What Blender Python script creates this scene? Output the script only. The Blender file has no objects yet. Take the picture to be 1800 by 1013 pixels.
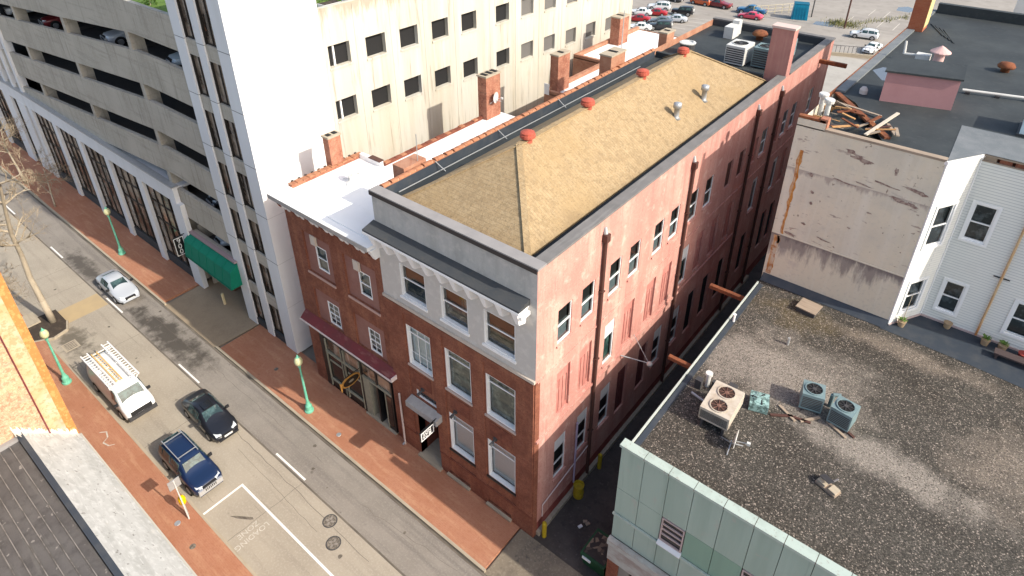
import bpy, math, random
from mathutils import Matrix, Vector
R = math.radians
random.seed(7)
S = bpy.context.scene
COL = S.collection

# ------------------------------------------------------------------ camera
cam_d = bpy.data.cameras.new('camera'); cam = bpy.data.objects.new('camera', cam_d); COL.objects.link(cam)
S.camera = cam
cam_d.sensor_width = 36.0; cam_d.lens = 23.042; cam_d.shift_y = -(506.5-338.0)/1800.0
cam_d.clip_start = 0.2; cam_d.clip_end = 4000
yaw, pit, rol = -0.683712522, 0.524411247, -0.00403325920
fw = Vector((math.sin(yaw)*math.cos(pit), math.cos(yaw)*math.cos(pit), -math.sin(pit)))
rt = Vector((math.cos(yaw), -math.sin(yaw), 0)); up = rt.cross(fw)
rt, up = rt*math.cos(rol)+up*math.sin(rol), -rt*math.sin(rol)+up*math.cos(rol)
m = Matrix((rt, up, -fw)).transposed().to_4x4(); m.translation = Vector((12.8511, -17.4310, 34.5))
cam.matrix_world = m

# ------------------------------------------------------------------ sky, sun, exposure
SUN_EL = R(37.6); sun_to = Vector((0.9945*math.cos(SUN_EL), 0.105*math.cos(SUN_EL), math.sin(SUN_EL))).normalized()
W = bpy.data.worlds.new('World'); S.world = W; W.use_nodes = True
wn = W.node_tree.nodes; sky = wn.new('ShaderNodeTexSky'); sky.sky_type = 'NISHITA'; sky.sun_disc = False
sky.sun_elevation = SUN_EL; sky.sun_rotation = math.atan2(sun_to.x, sun_to.y); sky.air_density = 1.0; sky.dust_density = 2.5; sky.ozone_density = 1.0
W.node_tree.links.new(sky.outputs[0], wn['Background'].inputs[0]); wn['Background'].inputs[1].default_value = 0.15
sd = bpy.data.lights.new('sun', 'SUN'); sd.energy = 2.75; sd.angle = R(0.53); sd.color = (1.0, 0.955, 0.89)
so = bpy.data.objects.new('sun', sd); COL.objects.link(so); so.rotation_euler = sun_to.to_track_quat('Z', 'Y').to_euler(); so.location = (60, 0, 80)
S.view_settings.view_transform = 'Standard'; S.view_settings.look = 'None'; S.view_settings.gamma = 1.0
S.view_settings.exposure = 0.95
S.view_settings.use_white_balance = True; S.view_settings.white_balance_temperature = 6950; S.view_settings.white_balance_tint = 8
S.render.engine = 'CYCLES'
S.cycles.max_bounces = 8; S.cycles.diffuse_bounces = 5; S.cycles.glossy_bounces = 3; S.cycles.transparent_max_bounces = 8

# ------------------------------------------------------------------ materials
MATS = {}
def M(name, base, layers=(), rough=0.85, bump=None, metal=0.0, spec=0.3, coat=0.0):
    """layers: (kind, params, lo, hi, colour, amount); kinds noise, streak, fine, brick, pave, vor, wave"""
    if name in MATS: return MATS[name]
    mt = bpy.data.materials.new(name); mt.use_nodes = True; nt = mt.node_tree; N = nt.nodes; L = nt.links
    b = N['Principled BSDF']; b.inputs['Roughness'].default_value = rough; b.inputs['Metallic'].default_value = metal
    b.inputs['Specular IOR Level'].default_value = spec; b.inputs['Coat Weight'].default_value = coat
    tc = N.new('ShaderNodeTexCoord'); obj = tc.outputs['Object']
    def mapped(sc, src=obj):
        mp = N.new('ShaderNodeMapping'); mp.inputs['Scale'].default_value = sc; L.new(src, mp.inputs[0]); return mp.outputs[0]
    def wallvec():
        sp = N.new('ShaderNodeSeparateXYZ'); L.new(obj, sp.inputs[0]); a = N.new('ShaderNodeMath'); a.operation = 'ADD'
        L.new(sp.outputs[0], a.inputs[0]); L.new(sp.outputs[1], a.inputs[1])
        c = N.new('ShaderNodeCombineXYZ'); L.new(a.outputs[0], c.inputs[0]); L.new(sp.outputs[2], c.inputs[1]); return c.outputs[0]
    rgb = N.new('ShaderNodeRGB'); rgb.outputs[0].default_value = (*base, 1); cur = rgb.outputs[0]
    hgt = None
    for (kind, prm, lo, hi, colr, amt) in layers:
        if kind in ('noise', 'fine', 'streak'):
            t = N.new('ShaderNodeTexNoise'); t.inputs['Detail'].default_value = 5 if kind != 'fine' else 2
            t.inputs['Roughness'].default_value = 0.62
            if kind == 'streak': t.inputs['Scale'].default_value = 1; L.new(mapped((prm, prm, prm*0.06)), t.inputs['Vector'])
            elif isinstance(prm, tuple): t.inputs['Scale'].default_value = 1; L.new(mapped(prm), t.inputs['Vector'])
            else: t.inputs['Scale'].default_value = prm; L.new(obj, t.inputs['Vector'])
            f = t.outputs[0]
        elif kind == 'vor':
            t = N.new('ShaderNodeTexVoronoi'); t.inputs['Scale'].default_value = prm; L.new(obj, t.inputs['Vector'])
            sp = N.new('ShaderNodeSeparateColor'); L.new(t.outputs['Color'], sp.inputs[0]); f = sp.outputs[0]
            if hgt is None: hgt = t.outputs['Distance']
        elif kind in ('brick', 'pave'):
            t = N.new('ShaderNodeTexBrick'); t.inputs['Scale'].default_value = 1.0
            bw, bh, mo = prm; t.inputs['Brick Width'].default_value = bw; t.inputs['Row Height'].default_value = bh; t.inputs['Mortar Size'].default_value = mo
            t.inputs['Color1'].default_value = (0, 0, 0, 1); t.inputs['Color2'].default_value = (0.55, 0.55, 0.55, 1); t.inputs['Mortar'].default_value = (1, 1, 1, 1)
            L.new(wallvec() if kind == 'brick' else obj, t.inputs['Vector']); f = t.outputs['Color']
        elif kind == 'wave':
            t = N.new('ShaderNodeTexWave'); t.inputs['Scale'].default_value = 1; L.new(mapped(prm), t.inputs['Vector']); t.inputs['Distortion'].default_value = 0.6; f = t.outputs[0]
        elif kind == 'zband':    # streaky grime hanging from a line: prm = (z top, length, scale)
            zt_, ln_, ns = prm; sp = N.new('ShaderNodeSeparateXYZ'); L.new(obj, sp.inputs[0])
            m1 = N.new('ShaderNodeMapRange'); m1.inputs['From Min'].default_value = zt_-ln_; m1.inputs['From Max'].default_value = zt_; L.new(sp.outputs[2], m1.inputs['Value'])
            t = N.new('ShaderNodeTexNoise'); t.inputs['Scale'].default_value = 1; t.inputs['Detail'].default_value = 6; t.inputs['Roughness'].default_value = 0.7; L.new(mapped((ns, ns, ns*.22)), t.inputs['Vector'])
            ad = N.new('ShaderNodeMath'); ad.operation = 'MULTIPLY_ADD'; L.new(m1.outputs[0], ad.inputs[0]); ad.inputs[1].default_value = .5; L.new(t.outputs[0], ad.inputs[2])
            lt = N.new('ShaderNodeMath'); lt.operation = 'LESS_THAN'; L.new(sp.outputs[2], lt.inputs[0]); lt.inputs[1].default_value = zt_; ml = N.new('ShaderNodeMath'); ml.operation = 'MULTIPLY'; L.new(ad.outputs[0], ml.inputs[0]); L.new(lt.outputs[0], ml.inputs[1]); f = ml.outputs[0]
        elif kind == 'box':      # a stain bounded in x and y: prm = (cx, cy, rx, ry, noise scale)
            cx, cy, rx, ry, ns = prm
            mp = N.new('ShaderNodeMapping'); mp.inputs['Location'].default_value = (-cx/rx, -cy/ry, 0); mp.inputs['Scale'].default_value = (1/rx, 1/ry, 0); L.new(obj, mp.inputs[0])
            ln = N.new('ShaderNodeVectorMath'); ln.operation = 'LENGTH'; L.new(mp.outputs[0], ln.inputs[0])
            t = N.new('ShaderNodeTexNoise'); t.inputs['Scale'].default_value = ns; t.inputs['Detail'].default_value = 6; t.inputs['Roughness'].default_value = 0.65; L.new(obj, t.inputs['Vector'])
            sb = N.new('ShaderNodeMath'); sb.operation = 'MULTIPLY_ADD'; L.new(t.outputs[0], sb.inputs[0]); sb.inputs[1].default_value = 2.2; L.new(ln.outputs['Value'], sb.inputs[2])
            iv = N.new('ShaderNodeMath'); iv.operation = 'SUBTRACT'; iv.inputs[0].default_value = 2.4; L.new(sb.outputs[0], iv.inputs[1]); f = iv.outputs[0]
        mr = N.new('ShaderNodeMapRange'); mr.inputs['From Min'].default_value = lo; mr.inputs['From Max'].default_value = hi; mr.inputs['To Max'].default_value = amt
        L.new(f, mr.inputs['Value'])
        mx = N.new('ShaderNodeMix'); mx.data_type = 'RGBA'; L.new(mr.outputs[0], mx.inputs['Factor']); L.new(cur, mx.inputs['A']); mx.inputs['B'].default_value = (*colr, 1); cur = mx.outputs['Result']
    L.new(cur, b.inputs['Base Color'])
    if bump:
        sc, st = bump; bp = N.new('ShaderNodeBump'); bp.inputs['Strength'].default_value = st; bp.inputs['Distance'].default_value = 0.03
        t = N.new('ShaderNodeTexNoise'); t.inputs['Scale'].default_value = sc; t.inputs['Detail'].default_value = 4; L.new(obj, t.inputs['Vector']); L.new(t.outputs[0], bp.inputs['Height']); L.new(bp.outputs[0], b.inputs['Normal'])
    MATS[name] = mt; return mt
def glass(name, tint, refl=0.1, rough=0.03):
    if name in MATS: return MATS[name]
    mt = bpy.data.materials.new(name); mt.use_nodes = True; nt = mt.node_tree; N = nt.nodes; L = nt.links
    N.remove(N['Principled BSDF']); out = N['Material Output']
    tr = N.new('ShaderNodeBsdfTransparent'); tr.inputs[0].default_value = (*tint, 1)
    gl = N.new('ShaderNodeBsdfGlossy'); gl.inputs['Roughness'].default_value = rough
    fr = N.new('ShaderNodeFresnel'); fr.inputs[0].default_value = 1.5
    ma = N.new('ShaderNodeMath'); ma.operation = 'ADD'; ma.inputs[1].default_value = refl; L.new(fr.outputs[0], ma.inputs[0])
    mx = N.new('ShaderNodeMixShader'); L.new(ma.outputs[0], mx.inputs[0]); L.new(tr.outputs[0], mx.inputs[1]); L.new(gl.outputs[0], mx.inputs[2]); L.new(mx.outputs[0], out.inputs[0])
    MATS[name] = mt; return mt

brick_red = M('red_brick', (0.215, 0.07, 0.042), [('brick', (0.21, 0.075, 0.008), 0, 1, (0.33, 0.17, 0.11), 0.55), ('noise', 0.7, 0.38, 0.62, (0.14, 0.042, 0.026), 0.75), ('noise', 3.2, 0.47, 0.68, (0.29, 0.105, 0.06), 0.55), ('streak', 1.6, 0.5, 0.7, (0.36, 0.15, 0.08), 0.45), ('fine', 11, 0.5, 0.64, (0.10, 0.03, 0.022), 0.5), ('noise', (0.4, 0.4, 3), 0.56, 0.7, (0.15, 0.05, 0.035), 0.5)], bump=(18, 0.35))
brick_dark = M('dark_red_brick', (0.19, 0.055, 0.034), [('brick', (0.21, 0.075, 0.008), 0, 1, (0.26, 0.12, 0.08), 0.5), ('noise', 0.6, 0.38, 0.62, (0.11, 0.03, 0.02), 0.7), ('noise', 3, 0.45, 0.66, (0.27, 0.09, 0.05), 0.5), ('fine', 11, 0.5, 0.64, (0.09, 0.03, 0.02), 0.45)], bump=(18, 0.35))
brick_chim = M('chimney_brick', (0.33, 0.115, 0.068), [('brick', (0.21, 0.075, 0.01), 0, 1, (0.42, 0.25, 0.18), 0.65), ('noise', 1.4, 0.42, 0.62, (0.20, 0.066, 0.042), 0.7), ('fine', 7, .52, .64, (.46, .24, .15), .5), ('noise', 3, .6, .7, (.08, .05, .04), .6)], bump=(20, 0.4))
brick_pier = M('weathered_brick', (0.30, 0.12, 0.07), [('brick', (0.21, 0.075, 0.008), 0, 1, (0.4, 0.25, 0.18), 0.5), ('noise', 1.2, 0.4, 0.7, (0.5, 0.3, 0.2), 0.5)], bump=(20, 0.3))
brick_orange = M('sunny_orange_brick', (0.40, 0.235, 0.14), [('noise', 0.5, 0.42, 0.64, (0.46, 0.32, 0.17), 0.75), ('brick', (0.24, 0.085, 0.012), 0, 1, (0.56, 0.44, 0.32), 0.55), ('fine', 5.5, 0.48, 0.6, (0.36, 0.155, 0.095), 0.65), ('fine', 9, 0.52, 0.64, (0.56, 0.45, 0.31), 0.6), ('noise', (0.25, 0.25, 1.3), 0.58, 0.68, (0.30, 0.27, 0.21), 0.6)], bump=(14, 0.4))
ochre = M('ochre_paint', (0.45, 0.32, 0.17), [('noise', 0.9, 0.42, 0.62, (0.49, 0.42, 0.30), 0.8), ('fine', 5, 0.5, 0.6, (0.42, 0.22, 0.1), 0.6), ('noise', (1, 1, .5), 0.56, 0.66, (0.36, 0.34, 0.32), 0.7)], bump=(12, 0.3))
orange_paint = M('orange_painted_brick', (0.45, 0.19, 0.06), [('noise', 1.2, 0.4, 0.65, (0.42, 0.16, 0.05), 0.7), ('fine', 6, 0.5, 0.65, (0.56, 0.32, 0.12), 0.6)], bump=(14, 0.3))
stucco = M('grey_stucco', (0.44, 0.425, 0.405), [('streak', 1.2, 0.42, 0.62, (0.345, 0.335, 0.315), 0.7), ('noise', 2.5, 0.5, 0.66, (0.53, 0.50, 0.465), 0.6), ('noise', 0.8, 0.55, 0.66, (0.30, 0.295, 0.285), 0.6), ('fine', 8, 0.55, 0.68, (0.36, 0.34, 0.32), 0.4)], bump=(14, 0.25))
pink = M('pink_stucco', (0.50, 0.245, 0.205), [('brick', (0.4, 0.15, 0.014), 0.5, 1, (0.42, 0.185, 0.155), 0.6), ('streak', 0.9, 0.42, 0.62, (0.60, 0.36, 0.30), 0.7), ('noise', 0.35, 0.44, 0.62, (0.44, 0.19, 0.16), 0.65), ('streak', 3.4, 0.54, 0.68, (0.39, 0.16, 0.14), 0.65), ('noise', 1.3, 0.57, 0.66, (0.63, 0.43, 0.365), 0.55), ('fine', 6, 0.56, 0.66, (0.40, 0.175, 0.15), 0.5), ('fine', 9, .6, .7, (.64, .45, .39), .4)], bump=(10, 0.4))
pink_dark = M('red_plinth_paint', (0.24, 0.055, 0.045), [('noise', 1.2, 0.45, 0.7, (0.34, 0.13, 0.11), 0.7)], bump=(10, 0.3))
pink_panel = M('pink_board', (0.46, 0.19, 0.16), [('streak', 4, 0.4, 0.66, (0.38, 0.14, 0.12), 0.7), ('noise', 2, .5, .66, (.55, .3, .25), .5)])
white = M('white_paint', (0.80, 0.80, 0.80), [('noise', 2, 0.5, 0.75, (0.7, 0.7, 0.69), 0.4)], rough=0.55)
white_tower = M('white_tower_paint', (0.76, 0.76, 0.755), [('streak', 0.8, 0.5, 0.7, (0.69, 0.685, 0.67), 0.6), ('noise', .5, .55, .68, (.66, .655, .64), .5)], rough=0.7, bump=(3, 0.08))
white_pil = M('white_stone', (0.66, 0.67, 0.69), [('streak', 1.2, 0.45, 0.7, (0.57, 0.57, 0.57), 0.5)], rough=0.7)
white_roof = M('white_membrane', (0.80, 0.80, 0.80), [('noise', 0.7, 0.45, 0.7, (0.76, 0.76, 0.75), 0.6), ('noise', 3, 0.62, 0.75, (0.62, 0.61, 0.58), 0.35)], rough=0.6)
cream = M('cream_concrete', (0.475, 0.46, 0.415), [('streak', 0.55, 0.42, 0.62, (0.385, 0.345, 0.265), 0.7), ('streak', 1.9, 0.5, 0.68, (0.54, 0.525, 0.48), 0.6), ('noise', 0.25, 0.45, 0.62, (0.51, 0.47, 0.39), 0.6), ('streak', 3.4, 0.58, 0.68, (0.26, 0.23, 0.185), 0.65), ('noise', (1.5, 1.5, .4), 0.6, 0.7, (0.41, 0.37, 0.29), 0.5), ('zband', (24.1, 2.2, 1.6), .78, .95, (.30, .255, .19), .75)], bump=(6, 0.25))
concrete = M('garage_concrete', (0.395, 0.36, 0.305), [('streak', 1.4, 0.44, 0.64, (0.30, 0.27, 0.225), 0.7), ('noise', 0.3, 0.42, 0.62, (0.46, 0.42, 0.36), 0.7), ('noise', (0.2, 1, 4), 0.54, 0.66, (0.29, 0.265, 0.225), 0.6), ('fine', 7, 0.5, 0.66, (0.46, 0.42, 0.365), 0.5), ('streak', 4, 0.56, 0.68, (0.22, 0.2, 0.165), 0.6)], bump=(7, 0.25))
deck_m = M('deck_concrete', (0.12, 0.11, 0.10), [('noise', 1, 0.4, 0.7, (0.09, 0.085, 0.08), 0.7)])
dark_int = M('dark_interior', (0.015, 0.015, 0.016), rough=0.9)
win_dark = M('dark_window_glass', (0.012, 0.013, 0.015), [('noise', 0.9, 0.45, 0.7, (0.05, 0.035, 0.028), 0.8)], rough=0.08, spec=0.6)
bronze_refl_glass = M('bronze_glass_painted_reflections', (0.035, 0.026, 0.02), [('noise', (0.45, 0.45, 0.6), 0.42, 0.58, (0.26, 0.20, 0.15), 0.9), ('noise', (1.6, 1.6, 0.35), 0.54, 0.64, (0.40, 0.35, 0.30), 0.7), ('noise', (0.9, .9, 1.4), .58, .66, (.22, .09, .05), .7)], rough=0.1, spec=0.6)  # tan noise patches paint beige reflections into the panes
mullion = M('dark_mullion', (0.02, 0.017, 0.015), rough=0.5)
pane_g = glass('clear_pane', (0.86, 0.93, 0.93), 0.06)
pane_dk = glass('smoked_pane', (0.32, 0.36, 0.37), 0.08)
curtain = M('pale_curtain', (0.80, 0.85, 0.88), [('wave', (7, 7, 0.05), 0.3, 0.8, (0.42, 0.5, 0.55), 0.8)], rough=0.95)
room = M('dim_room', (0.10, 0.13, 0.12), [('noise', 1.4, 0.42, 0.58, (0.34, 0.38, 0.33), 0.85), ('noise', 4, 0.5, 0.65, (0.04, 0.08, 0.09), 0.8)])
room_brown = M('brown_blind', (0.17, 0.075, 0.045), [('noise', 1.1, 0.4, 0.7, (0.1, 0.06, 0.05), 0.8)])
refl_blue = M('painted_pane_reflection', (0.13, 0.155, 0.175), [('noise', 2.2, 0.45, 0.66, (0.2, 0.225, 0.24), 0.8)])  # grey-blue backing colour stands in for reflection in the lower panes
panel_white = M('white_infill', (0.60, 0.61, 0.63), [('streak', 3, 0.45, 0.7, (0.5, 0.51, 0.53), 0.6)], rough=0.6)
slate_dark = M('dark_roofing', (0.045, 0.05, 0.056), [('noise', 0.8, 0.4, 0.7, (0.07, 0.07, 0.07), 0.7), ('noise', 4, 0.55, 0.75, (0.10, 0.085, 0.07), 0.4)], rough=0.75, bump=(8, 0.15))
black_roof = M('black_membrane', (0.028, 0.033, 0.036), [('noise', 0.35, 0.4, 0.7, (0.05, 0.058, 0.06), 0.8), ('noise', 3, 0.55, 0.75, (0.065, 0.07, 0.07), 0.5)], rough=0.7, bump=(4, 0.2))
grey_roof = M('grey_rolled_roofing', (0.13, 0.145, 0.155), [('noise', 1.5, 0.4, 0.7, (0.19, 0.2, 0.21), 0.7), ('fine', 14, 0.6, 0.75, (0.3, 0.3, 0.3), 0.4)], rough=0.8, bump=(10, 0.2))
flash_m = M('blue_black_flashing', (0.035, 0.045, 0.06), [('noise', 1.5, 0.45, 0.7, (0.07, 0.075, 0.08), 0.6)], rough=0.6)
coping_g = M('grey_coping', (0.27, 0.255, 0.25), [('noise', 1.2, 0.4, 0.7, (0.21, 0.2, 0.2), 0.6), ('noise', (1, 1, 1), 0.6, 0.75, (0.35, 0.33, 0.32), 0.5)], rough=0.7, bump=(9, 0.1))
coping_dk = M('dark_coping_edge', (0.05, 0.042, 0.04), rough=0.7)
shingle = M('tan_shingles', (0.31, 0.22, 0.122), [('pave', (0.42, 0.19, 0.02), 0, 0.6, (0.375, 0.28, 0.165), 0.65), ('pave', (30, 0.19, 0.02), 0.8, 1, (0.2, 0.14, 0.085), 0.5), ('noise', 2.6, 0.46, 0.66, (0.21, 0.15, 0.085), 0.55), ('noise', (6, 2.6, 5), 0.54, 0.66, (0.17, 0.12, 0.07), 0.5), ('fine', 7, 0.52, 0.66, (0.37, 0.285, 0.175), 0.5), ('noise', 0.2, 0.5, 0.66, (0.31, 0.215, 0.11), 0.6), ('fine', 11, 0.58, 0.68, (0.14, 0.1, 0.062), 0.45), ('streak', .6, .55, .7, (.22, .155, .09), .5)], rough=0.95, bump=(14, 0.5))
terracotta = M('terracotta', (0.37, 0.165, 0.09), [('noise', 2, 0.42, 0.64, (0.27, 0.105, 0.06), 0.75), ('noise', 5, 0.55, 0.68, (0.48, 0.32, 0.22), 0.6), ('noise', 9, .6, .7, (.12, .07, .05), .5)], rough=0.85)
vent_red = M('red_metal_vent', (0.40, 0.085, 0.055), [('noise', 3, 0.42, 0.62, (0.28, 0.06, 0.04), 0.7), ('noise', 7, .58, .7, (.5, .2, .14), .5)], rough=0.65)
galv = M('galvanised_metal', (0.45, 0.46, 0.47), [('noise', 4, 0.4, 0.7, (0.34, 0.35, 0.36), 0.6)], rough=0.45, metal=0.5)
rust = M('rusty_steel', (0.20, 0.068, 0.032), [('noise', 3, 0.42, 0.62, (0.11, 0.038, 0.02), 0.75), ('noise', 1, 0.55, 0.66, (0.36, 0.14, 0.055), 0.6)], rough=0.9)
pipe_brown = M('brown_downpipe', (0.075, 0.035, 0.028), [('noise', 2, 0.4, 0.7, (0.11, 0.05, 0.04), 0.6)], rough=0.6)
wood = M('weathered_timber', (0.33, 0.26, 0.20), [('noise', (1, 6, 6), 0.4, 0.7, (0.22, 0.17, 0.13), 0.7)])
wood_new = M('raw_timber', (0.50, 0.28, 0.12), [('noise', (1, 6, 6), 0.4, 0.7, (0.4, 0.2, 0.08), 0.7)])
green_panel = M('pale_green_panel', (0.315, 0.40, 0.355), [('streak', 1.2, 0.42, 0.62, (0.255, 0.335, 0.29), 0.7), ('noise', 1.5, 0.58, 0.68, (0.36, 0.355, 0.32), 0.6), ('streak', 4, 0.6, 0.72, (0.22, 0.28, 0.245), 0.6)], rough=0.5, bump=(2, 0.1))
green_panel_dk = M('mid_green_panel', (0.20, 0.32, 0.255), [('streak', 1.4, 0.42, 0.7, (0.17, 0.27, 0.22), 0.6)], rough=0.5)
green_coping = M('mint_coping', (0.37, 0.44, 0.40), [('noise', 2, 0.48, 0.66, (0.29, 0.35, 0.315), 0.7), ('noise', 7, 0.6, 0.7, (0.22, 0.17, 0.14), 0.55)], rough=0.55)
sooty = M('sooty_white_band', (0.40, 0.41, 0.39), [('noise', (1, 1, 2), 0.42, 0.62, (0.25, 0.19, 0.17), 0.7)])
cream_wall = M('peeling_cream_wall', (0.64, 0.565, 0.45), [('noise', (0.7, 0.7, 2.4), 0.63, 0.655, (0.24, 0.155, 0.135), 0.8), ('noise', 0.5, 0.42, 0.62, (0.55, 0.50, 0.42), 0.75), ('fine', 3.2, 0.70, 0.73, (0.22, 0.165, 0.13), 0.85), ('streak', 1.1, 0.48, 0.66, (0.68, 0.63, 0.55), 0.6), ('noise', 5, 0.56, 0.68, (0.52, 0.47, 0.40), 0.6), ('zband', (17.9, .9, 2), 0.86, 0.98, (0.32, 0.26, 0.235), 0.7)], bump=(9, 0.35))
cream_low = M('stained_cream_wall', (0.61, 0.54, 0.435), [('streak', 2.4, 0.5, 0.68, (0.66, 0.61, 0.53), 0.5), ('noise', 5, 0.54, 0.66, (0.49, 0.44, 0.375), 0.6), ('zband', (13.62, 2.4, 1.5), 0.74, 0.90, (0.22, 0.185, 0.175), 0.85), ('zband', (13.62, 0.7, 3), 0.78, 0.95, (0.17, 0.14, 0.135), 0.8), ('noise', 0.8, 0.58, 0.68, (0.42, 0.37, 0.34), 0.5)], bump=(9, 0.35))
rust_stain = M('rust_stain', (0.50, 0.215, 0.05), [('streak', 6, 0.46, 0.6, (0.50, 0.43, 0.35), 0.9), ('noise', 3, 0.48, 0.62, (0.34, 0.11, 0.02), 0.8)])
siding = M('white_siding', (0.72, 0.715, 0.67), [('streak', 0.8, 0.45, 0.66, (0.63, 0.64, 0.62), 0.5), ('brick', (60, 0.155, 0.022), 0.8, 1.0, (0.42, 0.43, 0.43), 0.8), ('noise', 0.5, 0.52, 0.7, (0.58, 0.58, 0.55), 0.5)], rough=0.6)  # thin grey rows paint in the shading at the board laps
gravel = M('roof_gravel', (0.055, 0.050, 0.043), [('noise', 0.35, 0.42, 0.62, (0.04, 0.034, 0.028), 0.8), ('box', (8.6, 9.4, 4.4, 3.2, 0.45), 0.3, 0.95, (0.26, 0.23, 0.20), 0.95), ('box', (14.0, 6.9, 6.0, 1.3, 0.45), 0.35, 0.95, (0.26, 0.23, 0.20), 0.95), ('box', (5.9, 8.4, 1.6, 3.2, 0.7), 0.35, 0.95, (0.23, 0.205, 0.18), 0.85), ('box', (13.0, 14.6, 5.5, 0.9, 0.7), 0.35, 0.95, (0.19, 0.155, 0.125), 0.85), ('box', (7.5, 14.2, 3.2, 1.6, 0.8), 0.35, 1.0, (0.10, 0.075, 0.035), 0.7), ('box', (17.5, 9.5, 2.2, 3.5, .6), .35, .95, (.2, .165, .135), .8), ('vor', 21, 0.5, 1.0, (0.28, 0.25, 0.215), 0.32), ('vor', 27, 0.45, 1.0, (0.008, 0.008, 0.007), 0.7), ('vor', 24, 0.9, 0.97, (0.50, 0.42, 0.36), 0.6)], rough=0.95, bump=(34, 1.0))
metal_roof = M('dark_seamed_metal', (0.078, 0.074, 0.074), [('noise', 0.7, 0.42, 0.62, (0.105, 0.10, 0.098), 0.75), ('fine', 2.6, 0.65, 0.70, (0.30, 0.28, 0.26), 0.65), ('streak', 2, 0.5, 0.65, (0.05, 0.048, 0.048), 0.6), ('noise', (.3, 4, 1), .58, .66, (.12, .115, .11), .5)], rough=0.6, bump=(6, 0.15))
coated = M('worn_white_coating', (0.50, 0.50, 0.48), [('noise', (0.7, 2.6, 2.6), 0.44, 0.62, (0.38, 0.38, 0.36), 0.7), ('noise', 2.6, 0.5, 0.66, (0.62, 0.62, 0.60), 0.65), ('noise', 0.5, 0.6, 0.7, (0.47, 0.40, 0.31), 0.6), ('fine', 5, 0.65, 0.70, (0.16, 0.145, 0.13), 0.65), ('noise', (2, 8, 8), .58, .66, (.66, .66, .64), .6)], bump=(7, 0.4))
plaster = M('torn_white_flashing', (0.62, 0.61, 0.57), [('noise', 3, 0.45, 0.7, (0.45, 0.43, 0.39), 0.6)], bump=(8, 0.4))
asph_far = M('grey_worn_asphalt', (0.225, 0.20, 0.175), [('noise', 0.4, 0.42, 0.62, (0.275, 0.245, 0.215), 0.75), ('noise', (0.10, 1.8, 1), 0.5, 0.64, (0.17, 0.15, 0.135), 0.7), ('fine', 9, 0.5, 0.66, (0.30, 0.27, 0.24), 0.5), ('box', (-31.5, -4.6, 8.5, 1.7, 0.9), 0.5, 1.0, (0.05, 0.043, 0.037), 0.85), ('box', (-46, -5.0, 6, 1.1, 0.9), 0.5, 1.0, (0.06, 0.052, 0.045), 0.8), ('noise', 1.1, 0.66, 0.72, (0.09, 0.078, 0.068), 0.6), ('noise', (.25, 6, 1), .66, .72, (.1, .088, .078), .6)], rough=0.9, bump=(25, 0.3))
asph_near = M('pale_worn_concrete_road', (0.36, 0.315, 0.255), [('noise', 0.3, 0.42, 0.62, (0.305, 0.265, 0.215), 0.75), ('noise', (0.12, 1.6, 1), 0.52, 0.66, (0.27, 0.232, 0.19), 0.6), ('fine', 9, 0.5, 0.66, (0.42, 0.375, 0.315), 0.5), ('box', (-36.5, -9.4, 3.2, 1.5, 1.2), 0.5, 1.0, (0.10, 0.085, 0.065), 0.8), ('noise', 1.3, 0.67, 0.73, (0.13, 0.11, 0.09), 0.6), ('noise', (.2, 5, 1), .64, .69, (.2, .17, .14), .6)], rough=0.9, bump=(25, 0.25))
apron_m = M('tan_concrete', (0.30, 0.235, 0.165), [('noise', 0.8, 0.4, 0.7, (0.24, 0.185, 0.13), 0.7), ('fine', 10, 0.5, 0.7, (0.36, 0.29, 0.21), 0.4)], rough=0.9, bump=(20, 0.15))
yellow_conc = M('yellowish_concrete', (0.44, 0.33, 0.19), [('noise', 1.2, 0.4, 0.7, (0.38, 0.29, 0.18), 0.7)], bump=(20, 0.15))
pav_brick = M('brick_paving', (0.375, 0.165, 0.10), [('pave', (0.2, 0.1, 0.008), 0, 1, (0.45, 0.24, 0.155), 0.5), ('noise', 0.35, 0.42, 0.64, (0.34, 0.14, 0.078), 0.7), ('noise', (0.5, 3, 1), 0.5, 0.66, (0.47, 0.255, 0.155), 0.6), ('fine', 6, 0.52, 0.68, (0.30, 0.125, 0.075), 0.45), ('noise', 1.4, 0.69, 0.74, (0.17, 0.09, 0.065), 0.5), ('noise', (4, .8, 1), .64, .74, (.47, .29, .2), .45)], rough=0.9, bump=(22, 0.4))
kerb_m = M('kerb_concrete', (0.40, 0.34, 0.26), [('noise', (0.8, 6, 6), 0.42, 0.7, (0.28, 0.235, 0.18), 0.7)], rough=0.9, bump=(15, 0.2))
gutter_m = M('gutter_dirt', (0.10, 0.085, 0.07), [('noise', (0.6, 5, 1), 0.4, 0.65, (0.2, 0.17, 0.14), 0.85)], rough=0.95, bump=(20, 0.3))
alley_m = M('dark_alley_paving', (0.06, 0.05, 0.046), [('noise', 0.7, 0.4, 0.7, (0.10, 0.085, 0.075), 0.8), ('fine', 6, 0.6, 0.75, (0.15, 0.13, 0.12), 0.5), ('noise', 1.8, 0.55, 0.7, (0.03, 0.03, 0.028), 0.7)], rough=0.85, bump=(12, 0.4))
lot_m = M('pale_parking_lot', (0.27, 0.245, 0.22), [('noise', 0.12, 0.4, 0.68, (0.33, 0.305, 0.275), 0.8), ('noise', 0.5, 0.5, 0.7, (0.21, 0.19, 0.165), 0.6), ('noise', (0.06, 0.6, 1), 0.55, 0.7, (0.2, 0.18, 0.16), 0.5)], rough=0.9, bump=(8, 0.15))
ground_m = M('city_ground', (0.2, 0.185, 0.165), [('noise', 0.05, 0.4, 0.7, (0.26, 0.235, 0.2), 0.8), ('noise', 0.4, 0.5, 0.7, (0.15, 0.14, 0.12), 0.5)], rough=0.95)
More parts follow.
